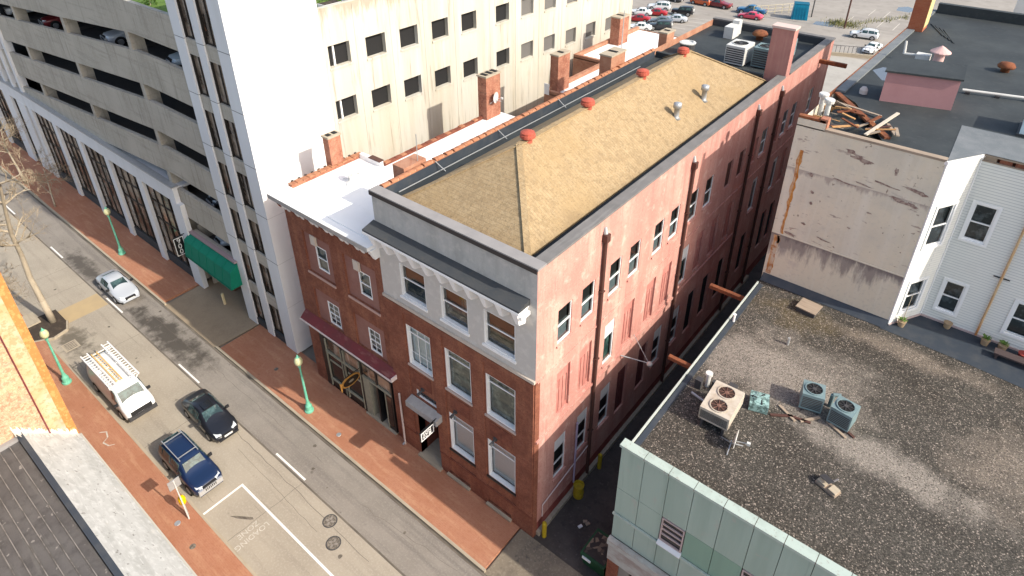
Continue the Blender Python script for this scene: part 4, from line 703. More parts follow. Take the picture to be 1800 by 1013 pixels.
for z in (3.9, ): MB().bar((-34.73, -.625, z), (-28.02, -.625, z-.15), .02, .05).build('awning_hem', M('dark_green_hem', (0, .11, .07)), a_)
# gap beside the shop with its green gate
t = thing('passage_gate', 'dark green gate closing the passage between white tower and brick shop', 'gate', (-20.5, 2.2, 0))
MB().box(-21.95, -19.12, 2.2, 2.3, .1, 3.2).build('frame', M('dark_green_gate', (.01, .07, .05)), t)
for k in range(6): MB().box(-21.8+k*.44, -21.5+k*.44, 2.12, 2.198, .2, 3.05).build('board', M('dark_green_gate', (.01, .07, .05)), t)
MB().box(-21.3, -21.1, 2.05, 2.118, .3, 2.8).build('pale_strip', galv, t)

# ------------------------------------------------------------------ hanging signs
def blade_sign(name, label, x, y0, y1, z0, z1, wallz, txt=None):
    t = thing(name, label, 'sign', (x, (y0+y1)/2, z0))
    MB().box(x-.05, x+.05, y0, y1, z0, z1).build('board', black_m, t)
    fr = MB(); s_ = .055
    for (a, b, c, d) in ((y0+.03, y1-.03, z1-.03-s_, z1-.03), (y0+.03, y1-.03, z0+.03, z0+.03+s_), (y0+.03, y0+.03+s_, z0+.03+s_, z1-.03-s_), (y1-.03-s_, y1-.03, z0+.03+s_, z1-.03-s_)):
        fr.box(x+.051, x+.06, a, b, c, d); fr.box(x-.06, x-.051, a, b, c, d)
    fr.build('border', white, t)
    MB().bar((x, y1+.6, wallz), (x, y0+.1, wallz), .05, .05).build('bracket', black_m, t)
    return t
sg = blade_sign('parking_sign', 'tall black sign reading 900 beside the green awning', -35.35, -1.0, -.15, 3.6, 5.3, 5.36)
for k, ch in enumerate('900'): text_mesh('lettering', ch, .62, white, sg, basis((0, 1, 0), (0, 0, 1), (1, 0, 0), (-35.297, -.58, 4.95-k*.5)), .003)
sg = blade_sign('door_sign', 'small black sign with white border over the recessed door of corner building', -6.62, -1.65, -.62, 4.28, 4.98, 5.04)
q = MB(); X = -6.565
def arc(cy, cz_, r, a0, a1, n=8):
    for i in range(n):
        t0, t1 = a0+(a1-a0)*i/n, a0+(a1-a0)*(i+1)/n; q.bar((X, cy+r*math.cos(t0), cz_+r*math.sin(t0)), (X, cy+r*math.cos(t1), cz_+r*math.sin(t1)), .01, .035)
for cy, cz_ in ((-1.42, 4.74), (-1.42, 4.50)): arc(cy, cz_+.05, .06, .3, 4.6); arc(cy, cz_-.06, .06, -1.6, 2.4)
arc(-1.2, 4.74, .09, 0, 6.28, 12); arc(-1.2, 4.5, .09, .6, 5.6)
for yy in (-1.03, -.9): q.bar((X, yy, 4.64), (X, yy, 4.84), .01, .04); q.bar((X, yy, 4.42), (X, yy, 4.58), .01, .04)
q.bar((X, -1.03, 4.74), (X, -.9, 4.74), .01, .035); q.bar((X, -1.03, 4.5), (X, -.86, 4.5), .01, .035); q.bar((X, -1.03, 4.58), (X, -.86, 4.58), .01, .035); q.bar((X, -1.03, 4.42), (X, -.86, 4.42), .01, .035)
q.build('lettering', white, sg)
t = thing('oval_shop_sign', 'dark oval sign with gilded frame hanging from the shop front', 'sign', (-13.95, -.6, 3.0))
def oval(y, z, ry, rz, x0, x1, n=20):
    o_ = MB(); o_.poly([(x1, y+ry*math.cos(2*math.pi*i/n), z+rz*math.sin(2*math.pi*i/n)) for i in range(n)]); o_.poly([(x0, y+ry*math.cos(-2*math.pi*i/n), z+rz*math.sin(-2*math.pi*i/n)) for i in range(n)])
    for i in range(n):
        a, b = 2*math.pi*i/n, 2*math.pi*(i+1)/n; o_.quad((x0, y+ry*math.cos(a), z+rz*math.sin(a)), (x0, y+ry*math.cos(b), z+rz*math.sin(b)), (x1, y+ry*math.cos(b), z+rz*math.sin(b)), (x1, y+ry*math.cos(a), z+rz*math.sin(a)))
    return o_
oval(-.72, 3.55, .72, .42, -14.0, -13.92).build('frame', gold, t); oval(-.72, 3.55, .6, .31, -14.02, -13.9).build('board', M('dark_brown_board', (.02, .012, .006)), t); oval(-.72, 3.55, .2, .09, -14.025, -13.893).build('emblem', M('grey_emblem', (.2, .17, .13)), t)
MB().tube((-13.96, -1.45, 3.1), (-13.96, -1.45, 3.75), .05, .08, 8).build('finial', gold, t); MB().bar((-13.96, .05, 4.0), (-13.96, -1.3, 4.0), .04, .04).build('bracket', black_m, t)

# ------------------------------------------------------------------ pale green building with gravel roof
N_ = thing('green_panel_building', 'pale green panelled building with flat gravel roof across the alley', 'building', (15, 8, 0))
GX, GE, GZ = 4.62, 34.0, 10.42
FGn = FY(0.0)
joints = [GX, 5.72, 6.85, 7.95, 9.18, 10.39, 11.5, 12.62, 13.75, 14.9, 16.0, 17.2, 18.4, 19.6, 20.8, 22]
rows = [(4.95, 6.60), (6.74, 8.46), (8.46, 11.2)]
wins = {(2, 1), (5, 1), (9, 1), (12, 1)}
back = MB().box(GX+.01, GE, .08, .3, 4.9, 11.2).build('facade_backing', dark_metal, N_)
for r, (z0, z1) in enumerate(rows):
    for k, (a, b) in enumerate(zip(joints, joints[1:])):
        if (k, r) in wins: continue
        mm = green_panel_dk if (r == 1 and 3 <= k <= 4) else green_panel
        MB().box(a+.012, b-.012, random.uniform(-.006, .004), .078, z0+.012, z1-.012).build('facade_panel', mm, N_)
MB().box(GX-.03, 22, -.09, .0, 6.61, 6.73).build('facade_rail', green_coping, N_)
for (k, r) in wins:
    a, b = joints[k]+.03, joints[k+1]-.03; z0, z1 = 6.9, 8.4
    o = MB().box(a, a+.06, -.02, .077, z0, z1).box(b-.06, b, -.02, .077, z0, z1).box(a+.06, b-.06, -.02, .077, z1-.06, z1).box(a+.06, b-.06, -.02, .077, z0, z0+.06).build('window', M('pinkish_frame', (.42, .33, .32)), N_)
    MB().box(a+.06, b-.06, .05, .076, z0+.06, z1-.06).build('pane', win_dark, o)
    for j in range(3): zz = z0+.42+j*.33; MB().box(a+.06, b-.06, -.01, .049, zz, zz+.07).build('louvre_bar', M('pinkish_frame', (.42, .33, .32)), o)
    MB().hexa([(a-.03, -.16, z0-.2), (b+.03, -.16, z0-.2), (b+.03, .07, z0-.2), (a-.03, .07, z0-.2), (a-.03, -.16, z0-.14), (b+.03, -.16, z0-.14), (b+.03, .07, z0-.004), (a-.03, .07, z0-.004)]).build('sill', white_pil, o)
for a, b in zip([GX-.06]+joints[1:], joints[1:]): MB().box(a+.012, b-.012, -.1, .34, 11.2, 11.34).build('coping_stone', green_coping, N_)
MB().box(GX-.06, 22, -.085, .32, 11.195, 11.3).build('coping_bed', rust, N_)
MB().box(GX-.05, 22, -.28, .0, 4.55, 4.9).box(GX, 22, -.2, .05, 3.35, 4.55).build('shop_fascia', sooty, N_)
MB().box(GX, GX+.55, -.12, .2, .05, 3.35).build('brick_pier', brick_red, N_); MB().box(GX+.56, GX+1.1, .05, .2, .05, 3.35).build('shop_door', M('grey_door', (.25, .25, .23)), N_); MB().box(GX+1.1, 22, .3, .4, .05, 3.35).build('shop_glazing', win_dark, N_)
sdw = M('grey_side_render', (.36, .35, .33), [('noise', 1, .4, .7, (.28, .27, .25), .7)])
MB().quad((GX, .3, 0), (GX, 16.4, 0), (GX, 16.4, 10.5), (GX, .3, 10.5)).quad((GX, 16.4, 0), (GX, .3, 0), (GX, .3, 10.5), (GX, 16.4, 10.5)).build('side_wall', sdw, N_)
MB().box(GX-.02, GX+.05, .345, 15.6, 10.35, 10.56).build('roof_edge_trim', M('pale_edge_trim', (.42, .46, .43)), N_)
MB().box(GX+.1, GX+.35, .36, 15.6, GZ-.02, GZ+.05).build('gutter_flashing', flash_m, N_)
MB().quad((GX, 0.3, GZ), (GE, .3, GZ), (GE, 18.5, GZ), (GX, 18.5, GZ)).build('gravel_roof', gravel, N_)
MB().quad((GE, 0, 0), (GE, 18, 0), (GE, 18, GZ), (GE, 0, GZ)).build('end_wall', sdw, N_)
fl = MB(); fl.hexa([(GX, 15.95, GZ+.01), (11.45, 15.95, GZ+.01), (11.45, 16.39, GZ+.01), (GX, 16.39, GZ+.01), (GX, 15.95, GZ+.03), (11.45, 15.95, GZ+.03), (11.45, 16.39, GZ+.34), (GX, 16.39, GZ+.34)]); fl.build('wall_flashing', flash_m, N_)
MB().poly([(11.2, 15.85, GZ+.02), (13.2, 15.82, GZ+.02), (15.3, 15.75, GZ+.02), (17.7, 15.55, GZ+.02), (20.5, 15.3, GZ+.02), (24, 15, GZ+.02), (24, 18.44, GZ+.02), (12.65, 18.44, GZ+.02), (11.46, 16.4, GZ+.02)]).build('terrace_membrane', flash_m, N_)
# loose stones on the gravel, as real pebbles
pe = MB(); rr = random.Random(3)
for k in range(9000):
    x, y = GX+.4+rr.random()*14.5, .5+rr.random()*15.1; r = rr.uniform(.016, .04); h = r*rr.uniform(.5, 1)
    a = rr.random()*3; n = len(pe.v); z = GZ
    for i in range(4): t_ = a+i*1.57; pe.v.append((x+r*math.cos(t_), y+r*math.sin(t_)*.8, z))
    pe.v.append((x+r*.2, y, z+h)); pe.f += [(n, n+1, n+4), (n+1, n+2, n+4), (n+2, n+3, n+4), (n+3, n, n+4)]
o = pe.build('gravel_stones', M('gravel_pebble', (.13, .11, .095), [('vor', 7, .3, 1, (.26, .225, .195), .8), ('noise', .35, .40, .6, (.05, .043, .036), .85)]), N_); o['kind'] = 'stuff'
# things standing on the gravel roof
ac_unit('rooftop_unit', 7.0, 4.75, GZ, 1.35, 1.95, 1.15, hvac_tan, 'rust stained tan twin fan rooftop unit on gravel roof', fan=2, feet=.45, rz=.04, guard=fan_rust)
ac_unit('condenser_unit', 10.0, 8.1, GZ, .95, .95, 1.02, hvac_green, 'grey green condenser with damaged side on the gravel roof', rz=.25)
t2 = ac_unit('condenser_unit', 11.42, 7.95, GZ, .95, .95, 1.02, hvac_green, 'intact grey green condenser on planks on the gravel roof', rz=-.12)
t = thing('dead_condenser', 'faded teal broken condenser shell on gravel roof beside the tan unit', 'air conditioner', (8.15, 6.5, GZ), world=False); t.rotation_euler.z = .3
MB().box(-.42, .42, -.42, .42, .04, .5).build('casing', hvac_teal, t); MB().lathe((0, 0, .5), [(.3, 0), (.3, .03), (.1, .08)], 12).build('lid', hvac_teal, t)
for a in range(6): MB().bar((.38*math.cos(a), .38*math.sin(a), .52), (.1*math.cos(a+.5), .1*math.sin(a+.5), .56), .06, .03).build('bent_fin', dark_int if a % 2 else hvac_teal, t)
t = thing('duct_bend', 'small grey upright duct on the gravel roof between the two condensers', 'duct', (10.75, 8.6, GZ))
MB().tube((10.75, 8.6, GZ), (10.75, 8.6, GZ+.75), .1, .1, 10).build('riser', hvac_green, t); MB().tube((10.75, 8.6, GZ+.75), (11.05, 8.75, GZ+.8), .09, .07, 10).build('elbow', hvac_green, t)
for k, (x, y, a) in enumerate([(9.2, 6.6, .6), (9.35, 6.9, -.5), (9.9, 6.9, .2), (11.4, 7.35, -.45), (11.7, 7.6, -.45), (10.3, 7.2, .9)]):
    b_ = MB().bar((-.5, 0, 0), (.5, 0, 0), .12, .06).build('loose_plank', wood if k % 2 else pipe_brown); b_.location = (x, y, GZ+.05); b_.rotation_euler.z = a
    tag(b_, ('dark plank left of the damaged condenser, crossing a grey one', 'grey plank crossing a dark one left of the damaged condenser', 'dark plank on gravel in front of the damaged condenser', 'grey plank under the front of the intact condenser', 'dark plank poking out under the side of intact condenser', 'grey plank lying between the two condensers')[k], 'plank')
dish('satellite_dish', 8.05, 3.55, GZ, .42, .15, 'white satellite dish on gravel roof by the tan twin fan unit', .35)
t = thing('roof_vent_box', 'stone weighted grey antenna mount lying on gravel roof', 'antenna mount', (12.0, 4.1, GZ), world=False); t.rotation_euler.z = -.35
MB().box(-.45, .45, -.22, .22, 0, .1).build('base', wood, t); MB().box(-.42, -.05, -.18, .18, .101, .2).build('block', kerb_m, t); MB().box(.1, .42, -.18, .18, .101, .2).build('block', kerb_m, t); MB().bar((-.1, 0, .1), (.15, .3, .5), .05, .05).build('arm', galv, t); MB().bar((-.4, .1, .3), (.1, -.05, .45), .3, .02).build('plate', dark_metal, t)
t = thing('roof_hatch_box', 'low brown hatch box on gravel roof against the cream wall', 'roof hatch', (7.75, 14.9, GZ), world=False); t.rotation_euler.z = -.1
MB().box(-.5, .5, -.45, .45, 0, .28).build('curb', dark_metal, t); MB().box(-.55, .55, -.5, .5, .28, .34).build('lid', wood, t)
t = thing('pipe_stack', 'dark stub of vent pipes with pale cap at alley edge of gravel roof', 'vent pipe', (5.6, 6.0, GZ))
MB().box(5.3, 5.6, 5.7, 6.0, GZ, GZ+.55).build('curb', dark_metal, t); MB().lathe((5.75, 6.2, GZ), [(.12, 0), (.12, .7), (.18, .72), (.18, .85)], 10).build('vent', hvac_white, t); MB().box(5.95, 6.2, 6.2, 6.4, GZ, GZ+.4).build('post', dark_metal, t); MB().bar((5.4, 5.2, GZ+.15), (6.3, 5.0, GZ+.15), .08, .08).build('conduit', galv, t); MB().box(6.75, 7.15, 6.0, 6.3, GZ+.3, GZ+.85).build('panel', dark_metal, t)
tag(MB().lathe((7.8, 11.5, GZ), [(.07, 0), (.07, .45)], 8).build('vent_pipe', galv), 'short grey vent pipe alone on the gravel roof', 'vent pipe')
tag(MB().lathe((4.9, 11.4, GZ-.3), [(.06, 0), (.06, .8), (.1, .85)], 8).build('edge_pipe', white), 'short white pipe at the alley edge of gravel roof', 'vent pipe')
tag(MB().box(2.45, 4.7, 13.8, 14.05, 10.08, 10.3).build('steel_beam', rust), 'longer rusty steel beam stub over the alley by cream wall', 'steel beam')
tag(MB().box(3.3, 4.7, 6.95, 7.17, 10.1, 10.3).build('steel_beam', rust), 'shorter rusty steel beam stub over the alley by tan rooftop unit', 'steel beam')

# ------------------------------------------------------------------ cream building with torn black roof
K = thing('cream_building', 'old cream building with peeling end wall and torn black roof', 'building', (9, 30, 0))
CY, CX0, CX1, CZ, CB = 16.4, 4.55, 11.44, 20.4, 46.0
FC = FY(CY)
q = MB(); FC.wall(q, CX0, CX1, 13.68, 20.36); q.build('end_wall', cream_wall, K); q = MB(); FC.wall(q, CX0, CX1, 0, 13.6); q.build('lower_end_wall', cream_low, K)
q = MB(); FC.box(q, CX0, CX1, 13.6, 13.68, -.05, .03); q.build('wall_course', cream_low, K)
q = MB(); FC.box(q, CX0+.002, 5.95, 20.3, 20.72, -.3, .0); q.build('wall_stub', cream_wall, K)
for (a, b, z0, z1) in ((4.98, 5.2, 15.8, 19.0), (5.0, 5.16, 13.7, 15.8), (4.7, 5.05, 10.8, 13.5), (4.92, 5.08, 13.0, 13.55)):
    q = MB(); n = 10; L0, L1 = [], []
    for i in range(n+1): z = z0+(z1-z0)*i/n; L0.append(FC.P(a+random.uniform(-.05, .05), z, .006)); L1.append(FC.P(b+random.uniform(-.05, .05), z, .006))
    for i in range(n): q.quad(L0[i], L1[i], L1[i+1], L0[i+1])
    q.build('rust_streak', rust_stain, K)
peel = M('bare_brown_render', (.22, .145, .125), [('noise', 5, .44, .56, (.40, .32, .27), .85)])
rp = random.Random(31)
for pi_, (x, z, w, h) in enumerate([(7.42, 19.66, .32, .10), (7.6, 19.55, .5, .06), (7.97, 19.36, .56, .13), (8.2, 19.28, .3, .1), (9.61, 19.22, .1, .22), (5.82, 17.77, .16, .12), (9.3, 18.38, .8, .05), (7.37, 17.9, .7, .05), (8.4, 18.05, .5, .05), (10.5, 18.5, .5, .09), (10.91, 18.42, .36, .12), (10.09, 17.77, .5, .14), (10.7, 17.7, .4, .12), (6.18, 16.14, .1, .1), (6.08, 14.78, .14, .08), (7.2, 14.2, .45, .06), (5.58, 13.85, .36, .12), (6.12, 16.8, .1, .1), (9.0, 16.6, .14, .05), (8.3, 15.4, .1, .06)]):
    n = 14; ring = []
    for i in range(n):
        a = 2*math.pi*i/n; k_ = rp.uniform(.55, 1.15); ring.append(FC.P(x+w*k_*math.cos(a), z+h*k_*math.sin(a)-.12*w*math.cos(a), .004+.0016*pi_))
    MB().poly(ring).build('peeled_patch', peel, K)
MB().quad((5.4, CB, 0), (CX0, CY, 0), (CX0, CY, CZ), (5.4, CB, CZ)).build('alley_wall', cream_wall, K)
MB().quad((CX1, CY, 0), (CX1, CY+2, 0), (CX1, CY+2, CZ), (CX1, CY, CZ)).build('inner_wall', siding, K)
MB().quad((22, CB, 0), (5.4, CB, 0), (5.4, CB, CZ), (22, CB, CZ)).build('rear_wall', brick_dark, K)
# roof: membrane with a torn corner that shows the rafters
MB().poly([(8.6, CY+.35, CZ), (CX1+.2, CY+.35, CZ), (CX1+.2, 21.2, CZ), (22, 21.2, CZ), (22, CB, CZ), (5.9, CB, CZ), (CX0+.5, 22.3, CZ), (6.2, 21.2, CZ), (7.6, 18.6, CZ)]).build('roof_membrane', black_roof, K)
MB().quad((CX0, CY+.1, CZ-1.1), (9.5, CY+.1, CZ-1.1), (9.5, 23, CZ-1.1), (CX0, 23, CZ-1.1)).build('roof_void', dark_int, K)
for k in range(6): MB().bar((CX0+.1, 17.2+k*.9, CZ-.5), (8.0, 17.2+k*.9, CZ-.5), .08, .25).build('rafter', wood if k % 2 else wood_new, K)
MB().box(5.95, CX1, CY-.02, CY+.34, 20.32, 20.44).build('wall_coping', wood, K)
MB().hexa([(CX0-.02, CY+.02, 20.74), (5.9, CY+.02, 20.74), (5.9, CY+.36, 20.74), (CX0-.02, CY+.36, 20.74), (CX0-.02, CY+.02, 20.86), (5.9, CY+.02, 20.86), (5.9, CY+.36, 20.86), (CX0-.02, CY+.36, 20.86)]).build('stub_coping', rust, K)
MB().box(5.62, 6.0, CY+.02, CY+.5, 20.3, 20.95).build('broken_brick_end', brick_chim, K)
tarp = MB(); nx, ny = 9, 7; random.seed(11)
for j in range(ny+1):
    for i in range(nx+1): tarp.v.append((5.3+2.9*i/nx, 16.9+3.6*j/ny+.5*i/nx, CZ-.25+.14*math.sin(i*1.1+j*.7)+random.uniform(-.06, .06)))
for j in range(ny):
    for i in range(nx): n = j*(nx+1)+i; tarp.f.append((n, n+1, n+nx+2, n+nx+1))
tarp.build('sagging_membrane', M('crumpled_membrane', (.03, .034, .034), [('noise', 1.4, .48, .64, (.10, .105, .085), .7), ('noise', 3, .58, .68, (.2, .11, .06), .6)], rough=.6), K, True)
MB().bar((4.95, 22.0, CZ+.06), (8.7, 17.2, CZ+.06), .3, .12).build('roof_edge_timber', rust, K)
rd_ = random.Random(6)
for k in range(15):
    x, y = rd_.uniform(5.6, 8.4), rd_.uniform(17.2, 21.0)
    if y > 22.3-(x-4.9)*1.25: y = 17.2+rd_.random()
    a = rd_.uniform(-1.2, 1.2); l_ = rd_.uniform(.3, .85); z = CZ-.02+rd_.uniform(-.05, .12)+.011*k
    MB().bar((x-l_*math.cos(a), y-l_*math.sin(a), z), (x+l_*math.cos(a), y+l_*math.sin(a), z+rd_.uniform(-.1, .2)), rd_.uniform(.07, .2), .05).build('broken_board', (wood, wood_new, rust, pipe_brown)[k % 4], K)
MB().hexa([(4.75, 22.4, CZ-.02), (5.27, 22.4, CZ-.02), (5.92, CB, CZ-.02), (5.4, CB, CZ-.02), (4.75, 22.4, CZ+.12), (5.27, 22.4, CZ+.12), (5.92, CB, CZ+.12), (5.4, CB, CZ+.12)]).build('edge_flashing', grey_roof, K); MB().hexa([(4.64, 20.5, CZ-.1), (4.69, 20.5, CZ-.1), (5.395, CB, CZ-.1), (5.345, CB, CZ-.1), (4.64, 20.5, CZ+.16), (4.69, 20.5, CZ+.16), (5.395, CB, CZ+.16), (5.345, CB, CZ+.16)]).build('edge_trim', rust, K)
MB().box(5.95, 22, CB-.6, CB-.1, CZ, CZ+.75).build('rear_parapet', black_roof, K)
MB().hexa([(7.1, 22.4, CZ), (10.5, 23.3, CZ), (10.3, 25.4, CZ), (6.9, 24.5, CZ), (7.1, 22.4, 22.1), (10.5, 23.3, 22.1), (10.3, 25.4, 22.25), (6.9, 24.5, 22.25)]).build('penthouse', M('dusky_pink_paint', (.40, .21, .215), [('noise', 1, .4, .7, (.34, .17, .175), .6)], bump=(6, .1)), K)
MB().hexa([(7.0, 22.25, 22.1), (10.62, 23.2, 22.1), (10.4, 25.5, 22.26), (6.8, 24.6, 22.26), (7.0, 22.25, 22.2), (10.62, 23.2, 22.2), (10.4, 25.5, 22.36), (6.8, 24.6, 22.36)]).build('penthouse_roof', black_roof, K)
c_ = MB().box(5.2, 6.2, 38.6, 40.3, CZ, 26.0).build('brick_stack', M('rust_brown_stack', (.36, .10, .045), [('brick', (.3, .12, .01), 0, 1, (.42, .2, .12), .5), ('noise', .7, .4, .7, (.28, .08, .04), .7)]), K)
MB().box(6.201, 6.23, 38.6, 40.3, CZ+.3, 26.0).build('sunlit_tint_face', M('sunlit_straw_tint', (.62, .47, .22), [('streak', 2, .4, .7, (.55, .38, .16), .6)]), c_)  # straw yellow paints the sunlight onto the stack's sun-facing side
for k in range(4): MB().bar((6.3+k*.35, 41.5-k*.4, CZ+.03), (7.6+k*.3, 38.5-k*.5, CZ+.03), .09, .06).build('membrane_fold', black_roof, K)
# things on the black roof
t = thing('conical_vent', 'pink round vent with conical cap on the black roof', 'roof vent', (8.5, 30.6, CZ))
MB().lathe((8.5, 30.6, CZ), [(.3, 0), (.3, .85), (.28, 1.0)], 16).build('drum', M('pale_pink_metal', (.55, .36, .34)), t); MB().lathe((8.5, 30.6, CZ), [(.6, 1.0), (.58, 1.05), (.05, 1.4)], 16).build('cap', M('pale_pink_metal', (.55, .36, .34)), t)
MB().lathe((8.5, 30.6, CZ+.001), [(.42, 0), (.42, .12)], 16).build('curb', dark_int, t)
t = thing('gooseneck_vent', 'white gooseneck pipe with box on the black roof by conical vent', 'vent pipe', (7.3, 30.9, CZ))
MB().box(7.2, 8.0, 30.7, 31.3, CZ, CZ+.6).build('box', hvac_white, t); MB().tube((6.5, 31.0, CZ+.4), (7.2, 31.0, CZ+.45), .09, .09, 8).tube((6.5, 31.0, CZ+.4), (6.4, 31.1, CZ+1.2), .09, .07, 8).build('pipe', hvac_white, t)
t = thing('roof_mushroom_vent', 'rust orange mushroom vent on the black roof beside the siding house', 'roof vent', (12.0, 32.4, CZ))
MB().lathe((12.0, 32.4, CZ), [(.24, 0), (.24, .22), (.46, .26), (.5, .38), (.38, .55), (.12, .62)], 16).build('hood', rust, t, True)
t = thing('roof_pipe_run', 'long white pipe on blocks lying across the black roof', 'pipe', (12, 27, CZ))
MB().tube((10.5, 26.6, CZ+.2), (14.5, 27.6, CZ+.2), .08, .08, 8).build('pipe', hvac_white, t)
for x in (10.8, 12.2, 13.6): MB().box(x-.12, x+.12, 26.6+(x-10.5)*.25-.15, 26.6+(x-10.5)*.25+.15, CZ, CZ+.12).build('block', dark_metal, t)
t = thing('rooftop_unit', 'pale blue rooftop unit at the edge of the siding house roof', 'air conditioner', (14.4, 22.6, CZ))
MB().box(13.7, 16.5, 21.8, 23.6, CZ+.1, CZ+1.5).build('casing', M('pale_blue_casing', (.55, .66, .7)), t); MB().box(13.6, 16.6, 21.7, 23.7, CZ, CZ+.1).build('curb', dark_metal, t)
for k, (x, y) in enumerate(((4.75, 19.9), (5.25, 19.2))):
    tag(MB().lathe((x, y, CZ-.6), [(.14, 0), (.14, 1.0), (.26, 1.02), (.28, 1.2), (.24, 1.25)], 12).build('exhaust_stack', hvac_white), 'white capped exhaust pipe at torn corner of black roof, '+('by alley edge' if k == 0 else 'by the wall stub'), 'vent pipe', 'capped exhaust pipes at the torn roof corner')
planks = [((7.75, 16.85), (8.5, 19.9), .45, 'pale'), ((5.5, 20.4), (7.8, 19.7), .15, 'grey'), ((8.3, 19.0), (9.0, 17.3), .25, 'grey'), ((8.75, 18.7), (9.1, 17.2), .3, 'grey')]
for k, (a, b, z, w) in enumerate(planks):
    b_ = MB().bar((*a, CZ+.1), (*b, CZ+z), .16, .06).build('loose_plank', M('pale_timber', (.5, .44, .36)) if w == 'pale' else wood)
    tag(b_, ('pale plank', 'long grey plank', 'short grey plank', 'thin grey plank')[k]+' lying across torn corner of the black roof', 'plank', 'planks on the torn roof')
tag(MB().lathe((6.1, 23.0, CZ), [(.22, 0), (.22, .25), (.12, .4)], 12).build('roof_drain', M('rusty_white', (.6, .5, .46))), 'small rust and white roof drain near the torn roof corner', 'roof drain')
tag(MB().poly([(5.5, 27.6, CZ+.006), (6.4, 26.0, CZ+.006), (7.3, 26.2, CZ+.006), (7.6, 27.4, CZ+.006), (6.9, 28.6, CZ+.006), (5.9, 28.6, CZ+.006)]).build('roof_puddle', water_m), 'pale puddle of water on the black roof behind penthouse', 'puddle')
tag(MB().tube((6.95, 27.9, CZ), (6.95, 27.9, CZ+.7), .05, .05, 8).build('vent_pipe', dark_metal), 'short dark vent pipe standing in the puddle on black roof', 'vent pipe')
# ------------------------------------------------------------------ white clapboard house
H = thing('siding_house', 'white clapboard house with angled bay above the dark terrace', 'house', (16, 20, 0))
HY = 18.45; fb = Vector((CX1+.02, CY, 0)); fe = Vector((12.66, HY, 0)); dv = (fe-fb); BL = dv.length
FB = Face(fb, dv, (dv.y, -dv.x, 0)); FH = FY(HY)
def clap(F, u0, u1, z0, z1, holes, name):
    q = MB(); st_ = .155; z = z0
    while z < z1-.02:
        zt = min(z+st_, z1); segs = [(u0, u1)]
        for (a, b, c, d) in holes:
            if c < (z+zt)/2 < d: segs = [s for (x, y) in segs for s in ((x, min(y, a)), (max(x, b), y)) if s[1]-s[0] > .005]
        for (a, b) in segs:
            q.quad(F.P(a, z, .03), F.P(b, z, .03), F.P(b, zt, .002), F.P(a, zt, .002)); q.quad(F.P(a, z, 0), F.P(b, z, 0), F.P(b, z, .03), F.P(a, z, .03))
        z = zt
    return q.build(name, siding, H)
bw = [(.55, 1.75, 15.35, 17.75), (.62, 1.75, 11.15, 13.1)]; hw = [(13.1, 14.08, 15.72, 17.8), (13.2, 14.1, 11.2, 13.1), (16.3, 17.3, 11.25, 13.2), (16.2, 17.2, 15.72, 17.8), (18.6, 19.5, 11.25, 13.2)]
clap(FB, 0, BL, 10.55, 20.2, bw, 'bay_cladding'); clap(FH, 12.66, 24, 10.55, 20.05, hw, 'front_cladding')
for F, L_ in ((FB, bw), (FH, hw)):
    for (a, b, c, d) in L_:
        w_ = window(F, H, a, b, c, d, rec=.1, fw=.08, pane=pane_g, back=M('grey_room', (.06, .07, .075), [('noise', 1.5, .5, .62, (.22, .25, .27), .8)]), back_d=.18, sill=False)
        cs = MB(); s_ = .13; F.box(cs, a-s_, a, c-s_, d+s_, -.02, .06); F.box(cs, b, b+s_, c-s_, d+s_, -.02, .06); F.box(cs, a, b, d, d+s_, -.02, .06); F.box(cs, a, b, c-s_, c, -.02, .075); cs.build('casing', white, w_)
q = MB(); FB.box(q, 0, .14, 10.5, 20.3, -.02, .05); q.build('corner_board', white, H); q = MB(); FB.box(q, BL-.07, BL+.07, 10.5, 20.3, -.02, .05); q.build('corner_board', white, H)
q = MB(); FB.box(q, .05, BL, 10.42, 10.55, -.05, .08); FH.box(q, 12.6, 24, 10.42, 10.55, -.05, .08); q.build('base_board', M('pink_base_board', (.5, .38, .36)), H)
q = MB(); FB.box(q, -.05, BL+.05, 20.2, 20.38, -.2, .1); q.build('bay_gutter', white, H)
for k in range(16):
    a = 12.75+k*.62; q = MB(); FH.box(q, a, a+.5, 20.06, 20.3, -.1, -.01); q.build('frieze_brick_panel', brick_red if k % 3 else wood, H)
q = MB(); FH.box(q, 12.66, 24, 20.0, 20.06, -.1, .05); FH.box(q, 12.66, 24, 20.3, 20.38, -.1, .1); q.build('frieze_board', wood, H)
MB().poly([(CX1+.02, CY-.05, CZ+.02), (12.72, HY-.12, CZ+.02), (24, HY-.12, CZ+.02), (24, 21.4, CZ+.02), (11.3, 21.4, CZ+.02)]).build('house_roof', grey_roof, H)
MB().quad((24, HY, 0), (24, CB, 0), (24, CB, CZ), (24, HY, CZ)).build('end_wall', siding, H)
dp_ = MB().tube((15.3, HY-.1, 10.5), (15.3, HY-.1, 20.0), .055, .055, 8).build('downpipe', M('rust_streaked_pipe', (.55, .40, .24), [('noise', (2, 2, .5), .4, .65, (.42, .17, .05), .9)]), H)
for z in (14.2, 18.3): MB().box(14.95, 15.65, HY-.08, HY-.04, z, z+.05).build('pipe_strap', dark_metal, dp_)
pots = [(12.05, 16.75, .2, 'bushy'), (14.0, 18.15, .2, 'empty'), (15.75, 17.9, .2, 'green'), (16.5, 18.0, .22, 'green'), (17.4, 17.9, .24, 'red')]
